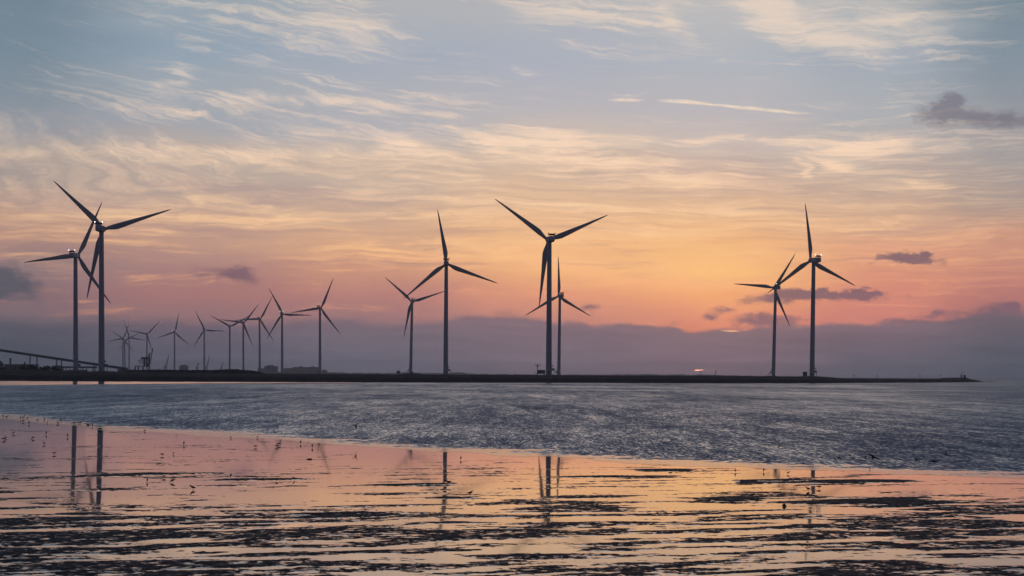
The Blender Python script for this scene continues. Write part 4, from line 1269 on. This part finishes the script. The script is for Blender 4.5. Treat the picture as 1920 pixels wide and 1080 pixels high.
# the low hump itself
pxs = np.linspace(745, 800, 60)
X = []; Y_ = []; Z = []
for k in np.linspace(-1, 1, 11):
    hgt = np.interp(pxs, [745, 757, 768, 778, 790, 800], [0, .55, .75, .5, .3, 0])*(1 - abs(k)**1.5)
    dd = 1436 + k*6
    X.append((pxs - 960)/F*dd); Y_.append(pxs*0 + dd); Z.append(4.35 + hgt + (fbm(pxs/3, pxs*0 + k*4, 91, 3) - .5)*.2)
struct(link('hump', grid_mesh('hump', np.array(X), np.array(Y_), np.array(Z), M_bank)))

def pole(label, px, yb, yt, Y, r=.1, head=None, name='marker_pole', cat='pole', group=None):
    o = at_depth(px, yb, Y); zt = at_depth(px, yt, Y).z - o.z
    root = thing(name, label, cat, o, group)
    g = MB(); g.tube([(0, 0, -.5), (0, 0, zt)], [r, r*.8], 7); part('post', g, M_steel, root)
    if head:
        g = MB(); g.box((0, 0, zt), head); g.box((0, 0, zt + head[2]/2 + .05), (head[0]*.6, head[1]*.6, .12)); part('topmark', g, M_dark, root)
    return root
pole('thin pole on the bank below the bright orange gap, left of the thick pole', 1313, 705, 697, 1560, .09, (.5,.4,.3))
pole('thick dark pole on the bank right of the bright orange gap', 1342, 706.5, 696.2, 1540, .22, (.75,.5,.45))
pole('very thin tall pole just left of the stairs of the right pair', 1427.5, 706, 695.5, 1560, .07)
pole('thin pole alone on the bank left of the raised hut', 965.4, 704, 697.2, 1560, .09)
pole('thin pole on the bank right of the far domed hall, nearer to it', 643, 702.3, 693.6, 1480, .08)
pole('short thin pole on the bank between the domed hall and the small hut', 665, 702.3, 696.0, 1480, .08)
MP = [(1601.3, 'square topped marker post on the low dike, nearest the rightmost turbine', 709.6, 704.2), (1645.6, 'square topped marker post, second from the rightmost turbine on the low dike', 710.0, 704.8),
      (1725, 'square topped marker post left of the rise at the dike end', 710.2, 704.6), (1764, 'square topped marker post at the foot of the rise near the dike end', 709.8, 703.6)]
for px, lb, yb, yt in MP:
    pole(lb, px, yb + .6, yt, float(shore_d(np.array([px]))[0]) + 44, .1, (.75, .6, .75), 'marker_post', 'marker post', 'marker posts along the right dike')
def point_beacon():
    Y = float(shore_d(np.array([1804.]))[0]) + 20; k = px_m(Y)
    pole('slim light beacon post with a wide lamp head near the tip of the dike', 1804.2, 708.8, 698.6, Y, .2, (1.3, 1.0, .55), 'light_beacon', 'beacon')
    for px, wd, top, lb in ((1802, 1.9, 702.3, 'narrow upright cabinet left of the light beacon at the dike tip'), (1808.7, 4.0, 703.0, 'wider box cabinet right of the light beacon at the dike tip')):
        o = at_depth(px, 708.9, Y); h = at_depth(px, top, Y).z - o.z
        tag(cabinet_mesh(o, ((wd*k, h),)), lb, 'cabinet')
point_beacon()
p = at_depth(1317, 705.2, 1555)
tag(cabinet_mesh(p, ((.7, .75),)), 'tiny cabinet between the two poles below the bright orange gap', 'cabinet')
p = at_depth(708, 702.6, 1470)
g = MB(); g.box((0, 0, .25), (2.2, 1.4, .7)); g.box((-.5, 0, .7), (.9, 1.2, .3)); g.box((.7, 0, .65), (.4, 1.0, .25))
tag(part('concrete_block', g, M_conc, loc=p), 'low pale concrete block on the bank left of the small hut', 'block')

# ------------------------------------------------------------------ birds
def wader_meshes():
    """unit waders, 1 long tail to breast, facing -X (left), feet at z=0"""
    out = {}
    def body(pts, n=10):
        g = MB(); g.tube([p for p, _ in pts], [r for _, r in pts], n); return g
    # upright: (point, (half width y, half height))
    out['stand'] = (body([((.52,0,.50),(.02,.015)),((.36,0,.52),(.06,.05)),((.15,0,.56),(.15,.14)),((-.08,0,.58),(.18,.18)),((-.25,0,.66),(.14,.14)),((-.33,0,.78),(.075,.08)),((-.37,0,.88),(.09,.095)),((-.44,0,.90),(.07,.07)),((-.50,0,.89),(.022,.022)),((-.66,0,.86),(.012,.012))]), .44)
    out['alert'] = (body([((.46,0,.42),(.02,.015)),((.32,0,.48),(.06,.05)),((.12,0,.56),(.15,.14)),((-.06,0,.62),(.17,.17)),((-.18,0,.74),(.12,.13)),((-.24,0,.90),(.065,.07)),((-.28,0,1.02),(.085,.09)),((-.35,0,1.03),(.06,.06)),((-.41,0,1.02),(.02,.02)),((-.54,0,1.0),(.011,.011))]), .46)
    out['feed'] = (body([((.56,0,.72),(.02,.015)),((.40,0,.68),(.06,.05)),((.18,0,.62),(.15,.14)),((-.06,0,.56),(.18,.18)),((-.24,0,.48),(.13,.14)),((-.36,0,.38),(.07,.07)),((-.43,0,.29),(.08,.085)),((-.47,0,.22),(.05,.06)),((-.49,0,.16),(.018,.02)),((-.53,0,.02),(.01,.01))]), .42)
    out['level'] = (body([((.58,0,.56),(.02,.012)),((.40,0,.56),(.06,.05)),((.18,0,.56),(.15,.13)),((-.08,0,.56),(.17,.16)),((-.28,0,.57),(.12,.12)),((-.40,0,.58),(.08,.08)),((-.50,0,.58),(.07,.075)),((-.57,0,.57),(.03,.03)),((-.72,0,.54),(.012,.012))]), .42)
    out['sit'] = (body([((.62,0,.22),(.02,.015)),((.42,0,.20),(.07,.06)),((.18,0,.17),(.17,.16)),((-.08,0,.18),(.19,.18)),((-.25,0,.24),(.14,.14)),((-.32,0,.34),(.085,.09)),((-.36,0,.42),(.09,.09)),((-.43,0,.42),(.06,.06)),((-.58,0,.39),(.012,.012))]), None)
    return out
WM = {}
for nm, (g, hip) in wader_meshes().items():
    if hip:
        cut = hip - 0.26; hip = 0.26
        g.v = [(v[0], v[1]*1.08, max(v[2] - cut, .012)) for v in g.v]
    legs = []
    if hip:
        for y, x in ((-.06, .04), (.06, -.03)):
            l = MB(); l.tube([(x*.4, y, hip), (x + .05, y, hip*.52), (x, y, .015)], [.022, .017, .015], 6)
            for dx, dy in ((-.09, -.03), (-.10, .0), (-.09, .03), (.04, 0)): l.tube([(x, y, .015), (x + dx, y + dy, .008)], [.012, .006], 5)
            legs.append(l.mesh('leg', M_legs, True))
    WM[nm] = (g.mesh('wader_body', M_feather, True), legs)

W_GROUP = 'waders on the wet mud'
def wader(label, px, py, wpx, pose, face):
    """px,py = body centre in the photo; stands on the mud below it"""
    frac = ({'stand': .40, 'alert': .44, 'feed': .40, 'level': .38, 'sit': .18}[pose]) / (0.62 if face in ('a','t') else 1.0)
    o = on_plane(px, py + 2, 0.0)
    for _ in range(3):
        sc = 0.88 * wpx * o.y / F / (0.62 if face in ('a','t') else 1.0)
        o = on_plane(px, py + frac * sc * F / o.y, 0.0)
    me, legs = WM[pose]
    root = thing('wading_bird', label, 'bird', (o.x, o.y, 0.005), W_GROUP)
    rz = {'l': 0, 'r': math.pi, 'a': -math.pi/2, 't': math.pi/2, 'al': -.7, 'ar': math.pi + .7, 'tl': .7, 'tr': math.pi - .7}[face] + random.uniform(-.15, .15)
    root.rotation_euler = (0, 0, rz)
    root.scale = (sc, sc, sc)
    link('body', me, root)
    for l in legs: link('leg', l, root)
    return root

WADERS = [
 ('tiny wader furthest left in the row at the far water edge', 6,778.5,4.5,'alert','t'),
 ('tiny wader leaning right, second from the left in the row at the far water edge', 12.8,781,6.5,'feed','l'),
 ('narrow tiny wader left of a close pair at the far left water edge', 38.5,782,4.5,'alert','a'),
 ('lower bird of the close pair at the far left water edge', 43.2,782.6,6,'stand','l'),
 ('upper upright bird of the close pair at the far left water edge', 45.6,779.6,5.5,'alert','tr'),
 ('tiny wader just right of the close pair at the far left water edge', 51,784.6,6,'stand','tr'),
 ('tiny wader just below the close pair at the far left water edge', 43,789,6.5,'stand','r'),
 ('narrow tiny wader seen end on, low and right of the close pair', 54.2,790,5,'alert','a'),
 ('tiny wader with level back midway along the row at the far left water edge', 70.3,787,6.5,'level','l'),
 ('faint tiny upright wader high in the row left of the first tower reflection', 83,785,4.2,'alert','t'),
 ('tiny upright wader below the faint one left of the first tower reflection', 88.3,791.5,5,'alert','tr'),
 ('tiny upright wader highest in the row left of the first tower reflection', 114.3,785.3,4.6,'alert','a'),
 ('tiny wader with head down left of the first tower reflection at the water edge', 108,792.8,6.5,'feed','r'),
 ('tiny wader directly above the first tower reflection', 139.4,792,6.5,'level','l'),
 ('left bird of a touching pair above the gap between the two tower reflections', 146.7,792.8,7,'level','l'),
 ('right taller bird of a touching pair above the gap between the two tower reflections', 150.5,792,7,'alert','r'),
 ('larger dark bird sitting in the shallows between the two tower reflections', 165.3,796.5,9,'sit','l'),
 ('tiny upright wader just right of the larger sitting bird', 173.2,794.5,5,'alert','a'),
 ('wader standing at the top of the second tower reflection', 188.3,804,8,'level','l'),
 ('wader with head turned right near the left edge, highest on the mud there', 24.7,811.6,7,'stand','r'),
 ('narrow wader end on with clear mirror image, midway to the first tower reflection', 86.5,809.3,5.5,'alert','a'),
 ('narrow wader end on just left of the first tower reflection', 126.8,814,5.5,'alert','t'),
 ('long bodied wader with level back at the left edge, front of a pair', 6.5,822.3,9,'level','r'),
 ('small wader behind the long bodied one at the left edge', 10.7,820,6.5,'stand','tl'),
 ('wader with raised tail below the pink streak, left of the first tower reflection', 61.8,820.2,8,'feed','l'),
 ('wader with head held up left, alone below the pink streaks at left', 82.8,830.8,7.5,'stand','tl'),
 ('wader with level back and strong mirror image left of the first tower reflection', 102,849.4,9,'level','l'),
 ('tiny wader at the pale streak right of the second tower reflection', 271.5,806.8,6,'feed','l'),
 ('upright wader end on with long mirror image on the bluish streak', 344.7,828.6,6,'alert','a'),
 ('left bird of a separated pair on the open orange mud, level back', 304.4,851.8,9.5,'level','l'),
 ('right smaller bird of a separated pair on the open orange mud', 325,849.7,7,'stand','tr'),
 ('round wader end on near the second tower reflection, left of three feeding birds', 275.8,898,6.5,'stand','a'),
 ('wader with level back on the dark mud streak, middle of three feeding birds', 307.4,892.8,10,'level','l'),
 ('wader with head down left and tail raised, right of three feeding birds', 323.6,900.5,12,'feed','l'),
 ('pale breasted wader walking left by a short dark streak, nearest bird at left', 361.8,913.6,13,'stand','l'),
 ('tiny wader on the pale streak, left of the tiny one in the shallows', 433,820.2,5.5,'stand','tl'),
 ('tiny wader in the shallows above the crouching orange mud pair', 482.4,819.8,6,'stand','tr'),
 ('upright tiny wader on the cream coloured streak, left of two end on birds', 563.7,826.7,6,'alert','a'),
 ('speck sized wader in the shallows above the cream coloured streak', 566.7,818.7,5,'level','l'),
 ('upright wader on the bluish tongue, right of two end on birds', 585.5,833.7,6,'alert','t'),
 ('wader with level back left of the overlapping pair', 479.4,836.4,8,'level','l'),
 ('upper bird of the overlapping pair on the orange mud', 522.2,832.2,9.5,'level','r'),
 ('lower bird of the overlapping pair on the orange mud', 519.3,835.6,8.5,'level','l'),
 ('dark rounded wader standing on a mud patch, left of the bird above a long streak', 432.5,889,7,'stand','a'),
 ('wader standing before the right end of a long dark mud streak', 518.3,898.3,11,'level','l'),
 ('wader with head raised left, just right of the bird before the long streak', 552.2,896.9,10,'stand','tl'),
 ('narrow wader end on at the water edge right of the middle tower reflection', 864,856.5,6,'alert','a'),
 ('dark bird sitting against the middle tower reflection on a mud bank', 841.7,903.7,13,'sit','l'),
 ('wader walking right with raised head, nearest bird at the centre', 881,924,13,'stand','r'),
 ('small wader upper right of a pair on the bright orange mud', 1266.3,880.3,6.5,'stand','tr'),
 ('wader with level back lower left of a pair on the bright orange mud', 1257.5,886.7,9.5,'level','l'),
 ('narrow wader end on alone on the bright orange mud', 1378.7,879.7,6,'alert','a'),
 ('narrow wader end on at the water edge left of the right hand tower reflections', 1432,879,6,'alert','t'),
 ('wader with head raised right between the two right hand tower reflections', 1477.5,886.5,8,'stand','r'),
 ('pale breasted wader left of the rightmost tower reflection, touching it', 1515.4,916,12,'stand','l'),
 ('wader with level back just right of the rightmost tower reflection', 1536,912.7,11,'level','l'),
 ('lone dark wader in the shallows at the water edge at right', 1631.4,878,7,'stand','tl'),
]
for a in WADERS: wader(*a)

# birds flying low over the sea
def wing_mesh(curl, nm):
    secs = []
    for s, c, sw in ((0, .30, 0), (.25, .30, -.02), (.55, .25, .03), (.8, .15, .14), (1.0, .02, .28)):
        z = curl*math.sin(s*2.2)*.35
        th = .03*(1 - s) + .006
        secs.append([(sw - c*.55, s, z), (sw - c*.1, s, z + th), (sw + c*.75, s, z + .004), (sw - c*.1, s, z - th)])
    g = MB(); g.loft(secs); return g.mesh('wing', M_gull, True)
ME_wing = wing_mesh(1.0, 'wing'); ME_wing2 = wing_mesh(.15, 'wing')
def gull_body():
    g = MB()
    g.tube([(.62,0,.02),(.45,0,.02),(.2,0,0),(-.1,0,-.01),(-.35,0,.01),(-.48,0,.04),(-.58,0,.04),(-.64,0,.03),(-.76,0,.01)], [(.10,.012),(.08,.04),(.14,.12),(.17,.15),(.12,.12),(.10,.10),(.07,.07),(.03,.03),(.008,.008)], 10)
    return g.mesh('gull_body', M_gull, True)
ME_gull = gull_body()
def gull(label, px, py, span, bank, rise, face, alt=0.9, glide=False):
    """span px: wing tip to tip as if seen from behind"""
    o = on_plane(px, py, alt)
    sc = 1.08 * span * o.y / F / 2.1
    root = thing('flying_bird', label, 'bird', o, 'birds flying low over the sea')
    root.scale = (sc, sc, sc)
    yaw = {'a': -math.pi/2, 't': math.pi/2, 'l': 0, 'r': math.pi, 'al': -.9, 'ar': math.pi + .9}[face]
    root.rotation_mode = 'QUATERNION'
    root.rotation_quaternion = Quaternion((0, 1, 0), math.radians(bank)) @ Quaternion((1, 0, 0), math.radians(38 if face in ('a', 't') else 26)) @ Quaternion((0, 0, 1), yaw)
    link('body', ME_gull, root)
    me = ME_wing2 if glide else ME_wing
    for s in (1, -1):
        wq = link('wing', me, root, (-.05, s*.08, .03))
        wq.scale = (1, s, 1)
        wq.rotation_euler = (math.radians(rise)*s, 0, 0)
    return root
gull('gull flying with wings raised in a V over the middle of the sea', 667.5,801,19,-14,38,'a')
gull('dark bird skimming the water just above the bright orange mud', 1327.8,856,8.5,16,8,'l')
gull('faint flying bird highest over the water left of the rightmost flock', 1459.6,839.2,9,-6,14,'al')
gull('small flying bird below the highest faint one, left of the flock', 1467.7,854,7,0,40,'a')
gull('flying bird with level wings, left of a close pair over the water', 1540.6,858,9,-8,8,'a')
gull('flying bird with raised wings, right of a close pair over the water', 1549.3,858,7,0,55,'a')
gull('bird banking down right over the water, between the close pair and the long winged one', 1572.8,858.2,14,28,2,'a', glide=True)
gull('faint bird flying level just right of the steeply banking one', 1593,854.7,10,-6,12,'al')
gull('bird flying low under the faint one in the middle of the flock', 1599,859.5,9,4,8,'a')
gull('low level bird left below the long winged one', 1622.5,857.5,9,0,6,'al')
gull('long winged bird with its left wing stretched high behind it', 1637,857,24,24,6,'a', glide=True)
gull('bird flying with wings up, alone in the middle right of the flock', 1685.8,850.2,8,0,60,'a')
gull('speck sized bird right of the one with wings up', 1712.5,850.5,6,0,20,'al')
gull('bird banking with its right wing drooping towards the water', 1718,862,15,26,4,'a', glide=True)
gull('small bird with wings out, upper right of the drooping winged one', 1744.4,849.8,8,12,12,'a')
gull('bird furthest right in the flock over the water', 1773.4,851.4,10,-8,12,'al')
gull('lowest bird of the flock with left wing stretched flat', 1751,866,17,-4,10,'a', glide=True)

# debris on the mud
p = on_plane(580, 861.5)
g = MB(); L = 10*p.y/F
g.tube([(-L*.5, .02, .01), (-L*.2, 0, .02), (L*.2, .03, .02), (L*.5, 0, .025)], [.02, .03, .032, .02], 8); g.tube([(L*.1, 0, .02), (L*.25, .12, .05)], [.015, .006], 6)
tag(part('driftwood', g, M_wood, True and None, True, loc=(p.x, p.y, 0.0)), 'short dark piece of driftwood lying on the pink wet mud', 'driftwood')
p = on_plane(1470, 949.5)
g = MB(); s = 9*p.y/F
g.sphere((0, 0, .04), (s*.42, s*.3, s*.26), 12); g.sphere((s*.35, 0, .02), (s*.22, s*.2, s*.14), 10)
for i, v in enumerate(g.v): g.v[i] = (v[0]*random.uniform(.92, 1.08), v[1]*random.uniform(.92, 1.08), v[2]*random.uniform(.9, 1.1))
tag(part('stone', g, M_stone, None, True, loc=(p.x, p.y, 0)), 'small dark stone lying on the orange mud left of the rightmost tower reflection', 'stone')

# ------------------------------------------------------------------ haze
HAZE = HAZE_S
def build_haze():
    mt = bpy.data.materials.new('haze'); mt.use_nodes = True
    t = NT(mt.node_tree); t.n.clear()
    v = t.new('ShaderNodeVolumePrincipled')
    v.inputs['Color'].default_value = (0.94, 0.97, 1.0, 1)
    v.inputs['Density'].default_value = HAZE
    v.inputs['Anisotropy'].default_value = 0.6
    o = t.new('ShaderNodeOutputMaterial'); t.l.new(v.outputs[0], o.inputs['Volume'])
    g = MB(); g.box((0, 0, 72.2), (50000, 50000, 148))
    h = part('haze', g, mt)
    h['kind'] = 'stuff'
build_haze()
